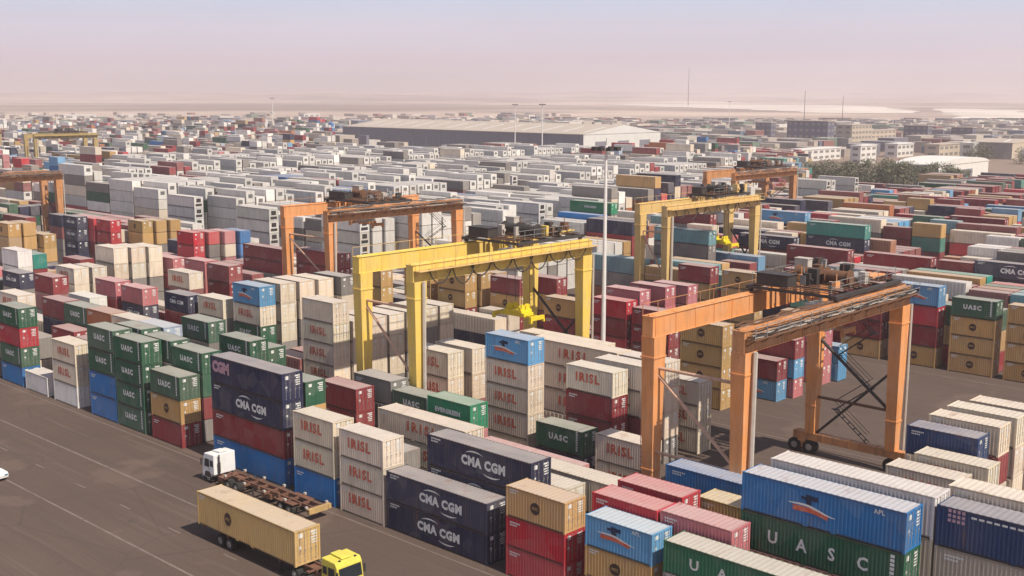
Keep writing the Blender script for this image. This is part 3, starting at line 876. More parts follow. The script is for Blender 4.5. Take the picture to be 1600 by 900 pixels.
for x_start, rows in starts:
    uu = 30.0 if x_start > 150 else 62.0
    bay = 0
    while uu < 1600:
        bay += 1
        if bay % 9 == 0: uu += 9.0
        two = rg.random() < .35
        nb = rg.choice((3, 4, 4, 4, 5))
        empt = rg.random() < .015
        u0 = uu; uu += 12.9
        if empt: continue
        theme = None
        for r in range(rows):
            x = x_start+r*2.86
            dist = math.hypot(x, u0)
            s = screen(x, u0, 0)
            if s is None or s[0] < -140 or s[0] > 1740 or s[1] > 1000: continue
            lim = 1650
            sxn = s[0]
            if sxn > 1480: lim = 470
            elif sxn > 1265: lim = 398
            elif sxn > 1045: lim = 640
            elif sxn > 520: lim = 555 if x < 560 else 680
            else: lim = 1020
            if dist > lim: continue
            skip = False
            for a, b, c, d in KEEP+CRANE_FEET:
                if a < x+2.4 and x < b and c < u0+12.2 and u0 < d: skip = True
            if skip: continue
            if x_start < 150 and u0 < 150:
                if x_start > 110 and (u0 < 92 or x > 136): continue
                nmax = 1 if (x_start > 80 and u0 < 104) else 2
            elif x_start < 150:
                nmax = 2 if u0 < 262 else 3
                if x > 124 and u0 > 195: nmax = 3
            elif x < 189 and u0 < 165: nmax = 3
            elif x < 200 and u0 < 110: nmax = 3
            elif u0 < 165: nmax = 4
            else: nmax = 6
            if x_start > 150 and x_start < 160 and u0 < 48: continue
            if x_start < 150: tab = NEARMIX
            elif sxn > 1180 or (sxn > 950 and dist < 300): tab = RIGHT
            elif dist > 520 and sxn < 700 or sxn < 180 and dist > 330: tab = MIXED
            elif sxn > 940 and dist > 440: tab = MIXED
            else: tab = WHITE
            if r % 3 == 0 or theme is None: theme = [pick(tab) for _ in range(6)]
            if tab is WHITE: nb = 4+(int(x_start*7)+bay//4) % 2
            n = max(1, min(nmax, nb+(rg.choice((-1, 0, 0, 0, 0, 0, 0, 0, 0, 0, 0, 0, 0, 0)) if tab is WHITE else rg.choice((-1, 0, 0, 0, 1)))))
            if rg.random() < (.01 if tab is WHITE else .05): n = 1
            if dist > 330 and sxn > 1180: n = min(n, 3)
            cols = [theme[i] if rg.random() < .6 else pick(tab) for i in range(n)]
            if two and tab is not WHITE:
                for yy in (u0, u0+6.35):
                    if not blocked(x, x+2.44, yy, yy+6.06):
                        add_rest_stack(x, yy, 6.058, n if yy == u0 else max(1, n-rg.choice((0, 0, 1))), cols if yy == u0 else [pick(tab) for _ in range(n)])
            else:
                if not blocked(x, x+2.44, u0, u0+12.2): add_rest_stack(x, u0, 12.192, n, cols)
                elif tab is not WHITE:
                    for yy in (u0, u0+6.35):
                        if not blocked(x, x+2.44, yy, yy+6.06): add_rest_stack(x, yy, 6.058, min(n, nmax), cols)
print('boxes of the rest of the yard', len(REST))
vs = []; fs = []; cs = []
def shade_col(c):
    a = COL[c]; k = 1+rg.uniform(-.16, .16); g_ = .35*rg.random()**2; a = tuple(t*(1-g_)+w_*g_ for t, w_ in zip(a, (.38, .34, .31)))
    return (min(1, a[0]*k), min(1, a[1]*k), min(1, a[2]*k), 1)
for (x0, y0, z0, x1, y1, z1, c) in REST:
    near = math.hypot(x0, y0) < 260
    col = shade_col(c); n = len(vs)
    g = .09
    vs += [(x0,y0,z0+g),(x1,y0,z0+g),(x1,y1,z0+g),(x0,y1,z0+g),(x0,y0,z1),(x1,y0,z1),(x1,y1,z1),(x0,y1,z1)]
    for q in ((0,3,2,1),(4,5,6,7),(0,1,5,4),(1,2,6,5),(2,3,7,6),(3,0,4,7)):
        fs.append(tuple(n+i for i in q)); cs.append(col)
    if near:                                   # door bars and post edges on the sunny end, ribs on the long side
        for i in range(4):
            xx = x0+.25+i*.58; n = len(vs)
            vs += [(xx, y0-.03, z0+.15), (xx+.09, y0-.03, z0+.15), (xx+.09, y0-.03, z1-.12), (xx, y0-.03, z1-.12), (xx, y0, z0+.15), (xx+.09, y0, z0+.15), (xx+.09, y0, z1-.12), (xx, y0, z1-.12)]
            for q in ((0,1,2,3), (0,4,5,1), (1,5,6,2), (3,2,6,7), (0,3,7,4)):
                fs.append(tuple(n+i_ for i_ in q)); cs.append(tuple(min(1, t*1.1+.02) for t in col[:3])+(1,))
        k = int((y1-y0)/.6)
        for i in range(k):
            yy = y0+.2+i*.6; n = len(vs)
            vs += [(x0-.035, yy, z0+.15), (x0-.035, yy+.28, z0+.15), (x0-.035, yy+.28, z1-.1), (x0-.035, yy, z1-.1), (x0, yy, z0+.15), (x0, yy+.28, z0+.15), (x0, yy+.28, z1-.1), (x0, yy, z1-.1)]
            for q in ((3,2,1,0), (0,1,5,4), (1,2,6,5), (2,3,7,6), (3,0,4,7)):
                fs.append(tuple(n+i_ for i_ in q)); cs.append(col)
    elif c == 'wg' and math.hypot(x0, y0) < 600:
        n = len(vs); xm = (x0+x1)/2
        vs += [(xm-.6, y0-.02, z0+1.2), (xm+.6, y0-.02, z0+1.2), (xm+.6, y0-.02, z0+2.1), (xm-.6, y0-.02, z0+2.1)]
        fs.append((n, n+1, n+2, n+3)); cs.append((.12, .12, .12, 1))
me = bpy.data.meshes.new('stacked_containers')
me.from_pydata(vs, [], fs); me.materials.append(M['rest'])
at_ = me.color_attributes.new('paint', 'FLOAT_COLOR', 'CORNER')
buf = []
for f_, c_ in zip(fs, cs): buf += list(c_)*len(f_)
at_.data.foreach_set('color', buf)
me.update()
o = link('stacked_containers', me)
tag(o, 'dense mass of mixed smaller containers stacked in blocks out to the far edge of the yard', 'containers', None, 'stuff')

M['yellow_old'] = plain('dusty_yellow_paint', (.42, .31, .13), .6, 0, .3, .9, (.2, .15, .1))
# ------------------------------------------------------------------ rubber tyred gantry cranes
def gantry(name, label, x0, span, y0, wb, zt, mats, trolley, spreader=None, old=False, cable=True, back_short=None):
    """x0,y0: foot of the left leg nearest the sun; span along x, wheel base along y, zt top of the girders"""
    main, second = mats
    T = empty(name, (x0, y0, 0))
    tag(T, label, 'gantry crane', 'rubber tyred gantry cranes')
    gh = 1.75
    for ix, cx in enumerate((0, span)):
        for iy, cy in enumerate((0, wb)):
            mb = MB()
            mb.taper(cx, cy, 2.3, zt-gh, 1.05, 1.05, 1.75, 1.35)
            mb.box(cx-.92, cx+.92, cy-.72, cy+.72, zt-gh-1.9, zt-gh-1.75)
            mb.box(cx-.66, cx+.66, cy-.62, cy+.62, 5.3, 5.45)
            mb.build('leg', main, T)
        mb = MB(); mb.box(cx-.45, cx+.45, -1.9, wb+1.9, 1.55, 2.35)
        for k in range(5): mb.box(cx-.47, cx+.47, -1.5+k*(wb+3)/4-.06, -1.5+k*(wb+3)/4+.06, 1.5, 2.4)
        mb.build('sill_beam', second, T)
        mb = MB(); zt_ = zt*.76 if ix == 0 else 6.3; mb.tube((cx, .5, zt_), (cx, wb-.5, zt_), .15, 8); mb.build('tie_beam', M['brace'] if ix == 0 else M['rust_steel'], T)
        mb = MB()
        if ix == 0: mb.tube((cx, wb-.5, zt*.73), (cx, .6, zt*.39), .15, 8)
        else:
            mb.tube((cx, wb-.5, zt*.66), (cx, .6, 6.4), .17, 8); mb.tube((cx, wb-.6, 2.4), (cx, .5, zt*.54), .14, 8)
        mb.build('brace', M['brace'] if ix == 0 else M['dark_steel'], T)
        if ix == 0:
            q = MB(); q.tube((cx, .5, zt*.365), (cx, wb-.5, zt*.365), .13, 8); q.build('tie_beam', M['brace'], T)
        for cy in (-.9, wb+.9):
            bg_ = MB(); bg_.prism([(cy-1.15, .55), (cy+1.15, .55), (cy+.75, 1.5), (cy-.75, 1.5)], cx-.32, cx+.32)
            bg_.box(cx-.5, cx+.5, cy-.4, cy+.4, 1.3, 1.56)
            bo = bg_.build('bogie', second, T)
            for wy in (cy-.85, cy+.85):
                w = MB(); w.tube((cx-.42, wy, .75), (cx+.42, wy, .75), .75, 20, 0)
                w.tube((cx-.44, wy, .75), (cx+.44, wy, .75), .36, 12, 1)
                w.build('wheel', [M['tyre'], M['rim']], bo)
    for iy, cy in enumerate((0, wb)):
        mb = MB(); a, b = -.95, span+.95
        mb.box(a, b, cy-.55, cy+.55, zt-gh, zt)
        for k in range(11):
            xx = a+.4+(b-a-.8)*k/10; mb.box(xx-.05, xx+.05, cy-.60, cy+.60, zt-gh-.03, zt+.03)
        mb.box(a+.1, b-.1, cy-.10, cy+.10, zt+.032, zt+.16)
        mb.box(a-.02, b+.02, cy-.64, cy+.64, zt+.001, zt+.03)
        mb.box(a-.02, b+.02, cy-.64, cy+.64, zt-gh-.035, zt-gh-.001)
        mb.build('girder', (second if (old and iy == 0) else main), T)
    # walkway, railing and festoon along the sun side girder
    mb = MB(); mb.box(-.9, span+.9, -1.55, -.62, zt-.62, zt-.56)
    for k in range(14):
        xx = -.6+(span+1.2)*k/13; mb.tube((xx, -.6, zt-1.2), (xx, -1.45, zt-.62), .05, 4)
    mb.build('walkway', M['rust_steel'] if old else second, T)
    mb = MB()
    for k in range(18):
        xx = -.85+(span+1.7)*k/17; mb.tube((xx, -1.5, zt-.56), (xx, -1.5, zt+.52), .035, 4)
    for z in (zt, zt+.5): mb.tube((-.85, -1.5, z), (span+.85, -1.5, z), .035, 4)
    mb.build('railing', M['steel'] if old else second, T)
    mb = MB()
    for k in range(15):
        xx = -.85+(span+1.7)*k/14; mb.tube((xx, wb+.62, zt), (xx, wb+.62, zt+1.0), .03, 4)
    mb.tube((-.85, wb+.62, zt+1.0), (span+.85, wb+.62, zt+1.0), .03, 4)
    mb.build('railing', second, T)
    if cable:
        mb = MB(); nl = 8; xa = 1.0; xb = span-1.0
        for k in range(nl):
            a = xa+(xb-xa)*k/nl; b = xa+(xb-xa)*(k+1)/nl; pts = []
            for i in range(9):
                t = i/8; pts.append((a+(b-a)*t, -.95-.25*math.sin(k*2.1), zt-.75-(1.45+.35*math.sin(k*1.7))*math.sin(math.pi*t)**.7))
            mb.path(pts, .075, 5); mb.box(a-.14, a+.14, -1.1, -.8, zt-.86, zt-.56)
        mb.build('festoon_cable', M['dark_steel'], T)
    # conduit up the leg and stair
    for cx_, cy_, cr_ in ((.2, -.95, .20), (span+1.0, -.75, .13)):
        mb = MB(); mb.tube((cx_, cy_, 2.2), (cx_, cy_, zt-gh), cr_, 6); mb.build('conduit', M['pipe'], T)
    if old:
        qq = random.Random(int(x0)); mb = MB()
        for j in range(9):
            pts = []; ph = qq.uniform(0, 6); am = qq.uniform(.05, .22); yj = qq.uniform(-1.45, .35); zj = qq.uniform(.02, .5) if yj < -.55 else qq.uniform(.18, .4)
            if yj < -.55: zj -= .56
            for i in range(25):
                t = i/24; pts.append((-.6+(span+1.2)*t, yj+am*math.sin(ph+t*23), zt+zj+abs(am*math.sin(ph*2+t*31))))
            mb.path(pts, qq.uniform(.04, .09), 4, j % 3)
        o_ = mb.build('cable_bundle', [M['pipe'], M['dark_steel'], M['rust_steel']], T); o_['kind'] = 'stuff'
    st = MB(); n = 5; zs = [2.4+(zt-4.6)*i/n for i in range(n+1)]; ya, yb = wb*.30, wb*.72
    for i in range(n):
        a, b = (ya, yb) if i % 2 == 0 else (yb, ya)
        for xx in (span-.1, span+.55):
            st.tube((xx, a, zs[i]), (xx, b, zs[i+1]), .05, 4); st.tube((xx, a, zs[i]+.95), (xx, b, zs[i+1]+.95), .03, 4)
        st.box(span-.1, span+.55, b-.35, b+.35, zs[i+1]-.04, zs[i+1])
        for k in range(6):
            t = (k+.5)/6; st.box(span-.1, span+.55, a+(b-a)*t-.1, a+(b-a)*t+.1, zs[i]+(zs[i+1]-zs[i])*t, zs[i]+(zs[i+1]-zs[i])*t+.03)
    if old: st.build('stair', M['dark_steel'], T)
    # power house on the sill
    mb = MB(); mb.box(span+.5, span+1.9, wb*.2, wb*.75, 1.7, 3.5); mb.box(span+.45, span+1.95, wb*.2-.05, wb*.75+.05, 3.5, 3.6)
    if not old: mb.build('power_house', second, T)
    for cy_ in (0, wb):
        q = MB(); q.tube((-.35, cy_-.9 if cy_ == 0 else cy_+.9, 3.0), (-.35, cy_-.9 if cy_ == 0 else cy_+.9, zt-gh), .03, 4); q.tube((.05, cy_-.9 if cy_ == 0 else cy_+.9, 3.0), (.05, cy_-.9 if cy_ == 0 else cy_+.9, zt-gh), .03, 4)
        for k in range(int((zt-gh-3)/.45)): q.box(-.35, .05, (cy_-.92 if cy_ == 0 else cy_+.88), (cy_-.88 if cy_ == 0 else cy_+.92), 3.1+k*.45, 3.14+k*.45)
        if cy_: q.build('ladder', second, T)
    # trolley
    tx, tw = trolley
    mb = MB(); zz = zt+.18
    for cy in (0, wb):
        mb.box(tx, tx+tw, cy-.22, cy+.22, zz+.30, zz+.62)
        for q in (tx+.6, tx+tw-.6): mb.tube((q, cy-.12, zz+.3), (q, cy+.12, zz+.3), .32, 12)
    for k in range(5):
        q = tx+.2+(tw-.4)*k/4; mb.box(q-.13, q+.13, .23, wb-.23, zz+.34, zz+.60)
    tr = mb.build('trolley', M['dark_steel'], T)
    mb = MB()
    for k in range(14):
        q = tx+.3+(tw-.6)*k/13; mb.box(q-.16, q+.16, .35, wb-.35, zz+.74, zz+.79)
    mb.build('deck', M['rust_steel'], tr)
    mh = MB(); a = tx+tw*.02; mh.box(a, a+1.7, wb*.55, wb*.92, zz+.8, zz+1.85); mh.box(a-.1, a+1.8, wb*.55-.1, wb*.92+.1, zz+1.85, zz+1.93)
    for k in range(3): mh.box(a-.03, a, wb*.58+k*wb*.11, wb*.58+k*wb*.11+.5, zz+1.0, zz+1.6)
    mh.build('machinery_house', M['dark_steel'], tr)
    dr = MB(); dx = tx+tw*.42
    for cy in (wb*.28, wb*.62):
        dr.tube((dx, cy-1.1, zz+1.55), (dx, cy+1.1, zz+1.55), .55, 16); dr.tube((dx, cy-1.2, zz+1.55), (dx, cy-1.1, zz+1.55), .75, 16); dr.tube((dx, cy+1.1, zz+1.55), (dx, cy+1.2, zz+1.55), .75, 16)
        dr.box(dx-.5, dx+.5, cy-1.35, cy-1.2, zz+.8, zz+1.6); dr.box(dx-.5, dx+.5, cy+1.2, cy+1.35, zz+.8, zz+1.6)
    dr.build('winch_drum', M['rust_steel'] if old else M['dark_steel'], tr)
    mo = MB(); q = tx+tw*.56
    for cy in (wb*.25, wb*.55):
        mo.tube((q, cy, zz+1.3), (q+1.3, cy, zz+1.3), .42, 12); mo.box(q+1.35, q+2.0, cy-.5, cy+.5, zz+.8, zz+1.9)
    mo.build('motor', M['steel'], tr)
    eh = MB(); q = tx+tw*.56; eh.box(q, q+.9, wb*.76, wb*.92, zz+.8, zz+2.5); eh.box(q-.06, q+.96, wb*.76-.06, wb*.92+.06, zz+2.5, zz+2.6)
    eh.build('electric_cabinet', M['pipe'], tr)
    cl = random.Random(int(x0*3+7)); palette = [M['dark_steel'], M['rust_steel'], M['steel'], M['pipe'], mats[0], M['dark_steel']]
    for k in range(15):
        qx = tx+tw*cl.uniform(.20, .97); qy = wb*cl.uniform(.06, .94); s1 = cl.uniform(.3, .9); s2 = cl.uniform(.3, 1.1); s3 = cl.uniform(.4, 1.5)
        q = MB(); q.box(qx-s1/2, qx+s1/2, qy-s2/2, qy+s2/2, zz+.8+.003*k, zz+.8+s3)
        if cl.random() < .5: q.tube((qx, qy-s2/2-.25, zz+.8+s3*.5), (qx, qy+s2/2+.25, zz+.8+s3*.5), min(s3, s1)*.36, 10)
        if cl.random() < .4: q.tube((qx, qy, zz+.8+s3), (qx, qy, zz+1.5+s3), .05, 5)
        q.build('winch_gear' if k % 2 else 'control_box', palette[k % 6], tr)
    pl = MB()
    for i in range(3):
        y_ = wb*.15+i*wb*.27
        pl.box(tx+tw*.78, tx+tw*.99, y_, y_+wb*.2, zz+.95, zz+1.10); pl.box(tx+tw*.80, tx+tw*.84, y_+.1, y_+.3, zz+.79, zz+.95)
    pl.build('service_platform', mats[0], tr)
    rl = MB()
    for k in range(8):
        q = tx+.1+(tw-.2)*k/7
        for cy in (.35, wb-.35): rl.tube((q, cy, zz+.79), (q, cy, zz+1.85), .03, 4)
    for cy in (.35, wb-.35):
        for z in (1.3, 1.85): rl.tube((tx+.1, cy, zz+z), (tx+tw-.1, cy, zz+z), .03, 4)
    rl.build('railing', M['steel'], tr)
    cb = MB(); cx = tx+.9; cy = wb*.2
    cb.box(cx-1.0, cx+1.0, cy-1.1, cy+1.1, zz-2.7, zz-.3, 0); cb.box(cx-1.04, cx+1.04, cy-1.14, cy-.2, zz-2.1, zz-.9, 1); cb.box(cx-1.03, cx+1.03, cy-.1, cy+1.0, zz-1.9, zz-.9, 1)
    cb.box(cx-.12, cx+.12, cy-.12, cy+.12, zz-.3, zz+.4, 0)
    cb.build('operator_cab', [M['steel'], M['glass_blue']], T)
    # hoist ropes and spreader
    hx = tx+tw*.45 if spreader is None or len(spreader) < 2 else spreader[1]; hz = zt-gh-1.6 if spreader is None else spreader[0]; hy = wb*.5
    rp = MB()
    for a in (-.8, .8):
        for b in (-1.2, 1.2): rp.tube((hx+a*.7, hy+b, zz+.3), (hx+a, hy+b, hz+.9), .035, 4)
    rp.build('hoist_rope', M['dark_steel'], T)
    sp = MB()
    sp.box(hx-.85, hx+.85, hy-1.7, hy+1.7, hz, hz+.42)
    for b in (-3.02, 3.02):
        sp.box(hx-1.2, hx+1.2, hy+b-.16, hy+b+.16, hz-.25, hz+.22)
        for a in (-1.12, 1.12): sp.box(hx+a-.12, hx+a+.12, hy+b-.2, hy+b+.2, hz-.55, hz-.2)
    for a in (-.35, .35): sp.box(hx+a-.14, hx+a+.14, hy-2.95, hy+2.95, hz-.12, hz+.18)
    spo = sp.build('spreader', M['yellow_bright'] if spreader else M['orange_old'], T)
    hb = MB(); hb.box(hx-.95, hx+.95, hy-1.35, hy+1.35, hz+.44, hz+.75)
    for b in (-1.0, 1.0):
        hb.tube((hx-.5, hy+b-.18, hz+1.0), (hx-.5, hy+b+.18, hz+1.0), .42, 12); hb.tube((hx+.5, hy+b-.18, hz+1.0), (hx+.5, hy+b+.18, hz+1.0), .42, 12)
    hb.build('head_block', M['yellow_bright'] if spreader else M['pipe'], spo)
    return T
gantry('gantry_crane', 'big near orange gantry crane with weathered cable-covered front girder', 79.4, 28.9, 48.0, 8.9, 19.0, (M['orange'], M['orange_old']), (15.0, 13.2), None, True, False)
gantry('gantry_crane', 'yellow gantry crane with scalloped hanging cables in the centre', 80.7, 27.6, 88.4, 8.7, 20.0, (M['yellow'], M['yellow_pale']), (15.5, 12.0), (11.2, 20.6), False, True)
gantry('gantry_crane', 'distant orange gantry crane in front of the white columns', 115.0, 28.4, 146.2, 11.5, 19.0, (M['orange'], M['orange_old']), (8.0, 9.5), None, True, False)
gantry('gantry_crane', 'pale yellow gantry crane right of the floodlight mast', 160.0, 28.0, 112.5, 5.6, 19.0, (M['yellow_pale'], M['yellow_pale']), (14.5, 11.5), (10.5, 21.0), False, True)
gantry('gantry_crane', 'farthest orange gantry crane behind the pale yellow one', 238.8, 27.5, 148.5, 8.0, 19.0, (M['orange_old'], M['orange']), (12.0, 12.0), None, True, False)
gantry('gantry_crane', 'orange gantry crane with its legs at the far left', 104.5, 28.5, 276.0, 8.0, 18.0, (M['orange_old'], M['orange_old']), (5.0, 10.0), None, True, False)
gantry('gantry_crane', 'left of the two small distant yellow gantry cranes', 205.0, 28.0, 540.0, 9.0, 20.0, (M['yellow_old'], M['yellow_old']), (12.0, 11.0), None, False, True)
gantry('gantry_crane', 'right of the two small distant yellow gantry cranes', 218.0, 26.0, 470.0, 9.0, 20.0, (M['yellow_old'], M['yellow_old']), (12.0, 11.0), None, False, True)

# ------------------------------------------------------------------ trucks
def wheel_mesh(r, w):
    mb = MB(); mb.tube((-w/2, 0, 0), (w/2, 0, 0), r, 22, 0); mb.tube((-w/2-.012, 0, 0), (w/2+.012, 0, 0), r*.56, 14, 1)
    mb.tube((-w/2-.06, 0, 0), (w/2+.06, 0, 0), r*.22, 8, 1)
    return mb.mesh('wheel', [M['tyre'], M['rim']])
WH = wheel_mesh(.52, .30); WHD = wheel_mesh(.52, .62)
def truck(name, label, x, y, heading, cabmat, trailer_len, cabglass, long_bed=False):
    """local frame: nose towards -y; y=0 at the front bumper; heading flips it"""
    T = empty(name, (x, y, 0), heading)
    tag(T, label, 'truck')
    w = 1.22
    cab = MB()
    cab.prism([(0.0, .55), (0.02, 1.35), (.22, 2.55), (.42, 2.92), (2.05, 2.98), (2.10, .95), (1.65, .95), (1.5, .62), (1.25, .50)], -w, w)
    c = cab.build('cab', cabmat, T)
    bvm = bmesh.new(); bvm.from_mesh(c.data); bmesh.ops.bevel(bvm, geom=[e for e in bvm.edges if e.calc_length() > .2 and e.calc_face_angle(0) > .3], offset=.07, segments=2, affect='EDGES', profile=.5); bvm.to_mesh(c.data); bvm.free()
    for s in (-1, 1):
        q = MB(); q.prism([(.42, .62), (.50, 1.02), (.72, 1.18), (1.28, 1.18), (1.50, 1.02), (1.58, .62)], s*w-.015, s*w+.02); q.build('wheel_arch', M['dark_steel'], c)
        q = MB(); q.box(s*w-.004, s*w+.006, .33, .35, 1.2, 2.5); q.box(s*w-.004, s*w+.006, 1.34, 1.36, 1.2, 2.5); q.box(s*w-.01, s*w+.03, 1.12, 1.28, 1.42, 1.46); q.build('door_seam', M['dark_steel'], c)
        q = MB(); q.box(s*.75-.08, s*.75+.08, .40, .52, 2.93, 3.02); q.build('marker_light', M['glass'], c)
    q = MB(); q.tube((-.5, .01, 1.5), (-.1, .12, 2.0), .015, 4); q.tube((.2, .01, 1.5), (.6, .12, 2.0), .015, 4); q.build('wiper', M['dark_steel'], c)
    q = MB(); q.prism([(.55, 2.99), (1.9, 3.04), (1.9, 3.14), (.75, 3.08)], -.45, .45); q.build('roof_hatch', cabmat, c)
    g = MB(); g.prism([(.030, 1.52), (.205, 2.46), (.235, 2.46), (.06, 1.52)], -1.06, 1.06)
    # windscreen sits just proud of the sloping front
    for v_i in range(len(g.v)): g.v[v_i] = (g.v[v_i][0], g.v[v_i][1]-.035, g.v[v_i][2])
    g.build('windscreen', cabglass, c)
    for s in (-1, 1):
        q = MB(); q.prism([(.42, 1.6), (.52, 2.42), (1.25, 2.42), (1.25, 1.6)], s*w-.012, s*w+.012); q.build('side_window', cabglass, c)
        q = MB(); q.prism([(1.42, 1.75), (1.42, 2.38), (1.92, 2.38), (1.92, 1.75)], s*w-.012, s*w+.012); q.build('side_window', cabglass, c)
        q = MB(); q.box(s*(w+.10)-.07, s*(w+.10)+.07, -.02, .10, 1.65, 2.3); q.tube((s*w, .05, 2.35), (s*(w+.12), .05, 2.2), .025, 4); q.build('mirror', M['dark_steel'], c)
        q = MB(); q.box(s*.82-.2, s*.82+.2, -.05, -.002, .72, .92); q.build('headlight', M['glass'], c)
        q = MB(); q.box(s*1.05-.16, s*1.05+.16, 1.30, 1.6, .28, .34); q.box(s*1.05-.16, s*1.05+.16, 1.25, 1.65, .55, .6); q.build('step', M['dark_steel'], c)
    q = MB(); q.box(-1.22, 1.22, -.10, -.003, .38, .66); q.build('bumper', M['steel'], c)
    q = MB(); q.box(-1.0, 1.0, -.03, .004, 1.0, 1.36)
    for k in range(3): q.box(-.95, .95, -.05, -.031, 1.04+k*.11, 1.09+k*.11)
    q.build('grille', M['dark_steel'], c)
    q = MB(); q.tube((.75, 2.3, 1.0), (.75, 2.3, 3.0), .07, 8); q.tube((.75, 2.28, 1.2), (.75, 2.28, 2.2), .14, 8); q.build('exhaust', M['dark_steel'], T)
    ch = MB()
    for s in (-.42, .42): ch.box(s-.08, s+.08, .6, 6.3, .72, .98)
    for yy in (1.2, 2.5, 3.6, 4.8, 6.1): ch.box(-.34, .34, yy-.08, yy+.08, .75, .93)
    ch.tube((-.75, 2.6, .72), (-.75, 3.6, .72), .3, 10); ch.box(.5, 1.1, 2.5, 3.4, .5, .95)
    ch.box(-.45, .45, 4.0, 5.1, 1.0, 1.10)
    ch.build('chassis', M['chassis'], T)
    for yy, me_, xs in ((1.0, WH, (-1.02, 1.02)), (4.3, WHD, (-.88, .88)), (5.6, WHD, (-.88, .88))):
        for s in xs: link('wheel', me_, T, (s, yy, .52))
    # skeletal trailer
    t0 = 3.6; t1 = t0+trailer_len
    tr = MB()
    for s in (-.45, .45):
        tr.prism([(t0, 1.12), (t0+2.3, 1.12), (t0+2.8, .92), (t1, .92), (t1, 1.27), (t0, 1.27)], s-.07, s+.07)
    k = 9
    for i in range(k):
        yy = t0+.25+(trailer_len-.5)*i/(k-1); wd = 1.2 if i % 2 == 0 else .75
        tr.box(-wd, wd, yy-.09, yy+.09, 1.02 if i > 1 else 1.13, 1.24)
    trailer = tr.build('trailer_frame', M['chassis'], T)
    for i in (0, 2, 4, 6, 8):
        yy = t0+.25+(trailer_len-.5)*i/(k-1)
        for s in (-1, 1):
            q = MB(); q.box(s*1.12-.11, s*1.12+.11, yy-.12, yy+.12, 1.241, 1.30 if not long_bed else 1.42); q.build('twist_lock', M['pipe'] if long_bed else M['chassis'], trailer)
    q = MB()
    for s in (-.8, .8): q.tube((s, t0+4.3, .1), (s, t0+4.3, 1.0), .09, 6); q.box(s-.18, s+.18, t0+4.1, t0+4.5, .06, .12)
    q.build('landing_leg', M['dark_steel'], trailer)
    for yy in (t1-4.1, t1-2.8):
        q = MB(); q.tube((-1.0, yy, .52), (1.0, yy, .52), .08, 6); q.build('axle', M['dark_steel'], trailer)
        for s in (-.90, .90): link('wheel', WHD, T, (s, yy, .52))
    if long_bed:
        q = MB()
        for yy in (t1-4.1, t1-2.8):
            for s in (-.9, .9):
                q.prism([(yy-.62, 1.06), (yy+.62, 1.06), (yy+.62, 1.12), (yy-.62, 1.12)], s-.33, s+.33)
        q.build('mudguard', M['chassis'], trailer)
        q = MB(); q.box(-.75, .75, t0+5.5, t0+7.0, .5, .95); q.tube((-.6, t0+8, .8), (.6, t0+8, .8), .26, 10); q.build('tool_box', M['rust_steel'], trailer)
        q = MB(); q.box(-1.22, 1.22, t1+.01, t1+.25, .80, 1.30); q.box(-1.22, -.9, t1+.26, t1+.30, .85, 1.25); q.box(.9, 1.22, t1+.26, t1+.30, .85, 1.25)
        q.build('rear_bumper', M['yl_beam'], trailer)
    return T
M['yl_beam'] = plain('faded_ochre_paint', (.50, .34, .15), .7, 0, .2)
truck('semi_trailer_truck', 'truck with bright yellow cab hauling a long tan container along the road', 52.15, 64.7, 0.0, M['cab_yellow'], 15.0, M['glass'])
truck('semi_trailer_truck', 'truck with white cab and empty rusty skeletal trailer beside the stacks', 60.4, 96.2, math.pi, M['cab_white'], 13.2, M['glass'], True)
co = make_container('br', 45, 2.90, 51.93, 69.75+6.858, 1.31, True, 'msc')
for ch in co.children:
    if ch.name.startswith('emblem'): ch.location.y = 2.2
    elif ch.name.startswith('number_plate'): ch.location.y = 3.9
    else: ch.color = (.60, .40, .16, 1)
    for g_ in ch.children: g_.color = (.60, .40, .16, 1)
tag(co, 'long tan container riding on the trailer behind the yellow cab', 'container', 'stacked shipping containers')

# white car at the left edge of the road, nose to the right
T = empty('parked_car', (45.0, 112.2, 0), R(8)); tag(T, 'white car cut off by the left edge of the photo, on the road', 'car')
mb = MB()
for s in (1,):
    mb.prism([(-2.2, .32), (-2.25, .62), (-2.05, .84), (-1.15, .95), (1.75, .98), (2.15, .86), (2.2, .4), (1.9, .28), (-1.9, .28)], -.86, .86)
body = mb.build('body', M['cab_white'], T)
mb = MB(); mb.prism([(-1.2, .951), (-.5, 1.42), (1.0, 1.45), (1.75, .985)], -.72, .72); cabin = mb.build('cabin', M['cab_white'], T)
for s in (-1, 1):
    q = MB(); q.prism([(-.98, 1.0), (-.45, 1.36), (.2, 1.38), (.2, 1.0)], s*.722-.01, s*.722+.01); q.build('side_window', M['glass'], cabin)
    q = MB(); q.prism([(.28, 1.0), (.28, 1.38), (.95, 1.38), (1.5, 1.0)], s*.722-.01, s*.722+.01); q.build('side_window', M['glass'], cabin)
    q = MB(); q.box(s*.62-.16, s*.62+.16, -2.27, -2.20, .56, .70); q.build('headlight', M['glass_blue'], body)
q = MB(); q.prism([(-1.17, 1.0), (-.56, 1.39), (-.53, 1.36), (-1.12, .98)], -.66, .66); q.build('windscreen', M['glass'], cabin)
WC = wheel_mesh(.32, .2)
for yy in (-1.35, 1.35):
    for s in (-.8, .8): link('wheel', WC, T, (s, yy, .32))

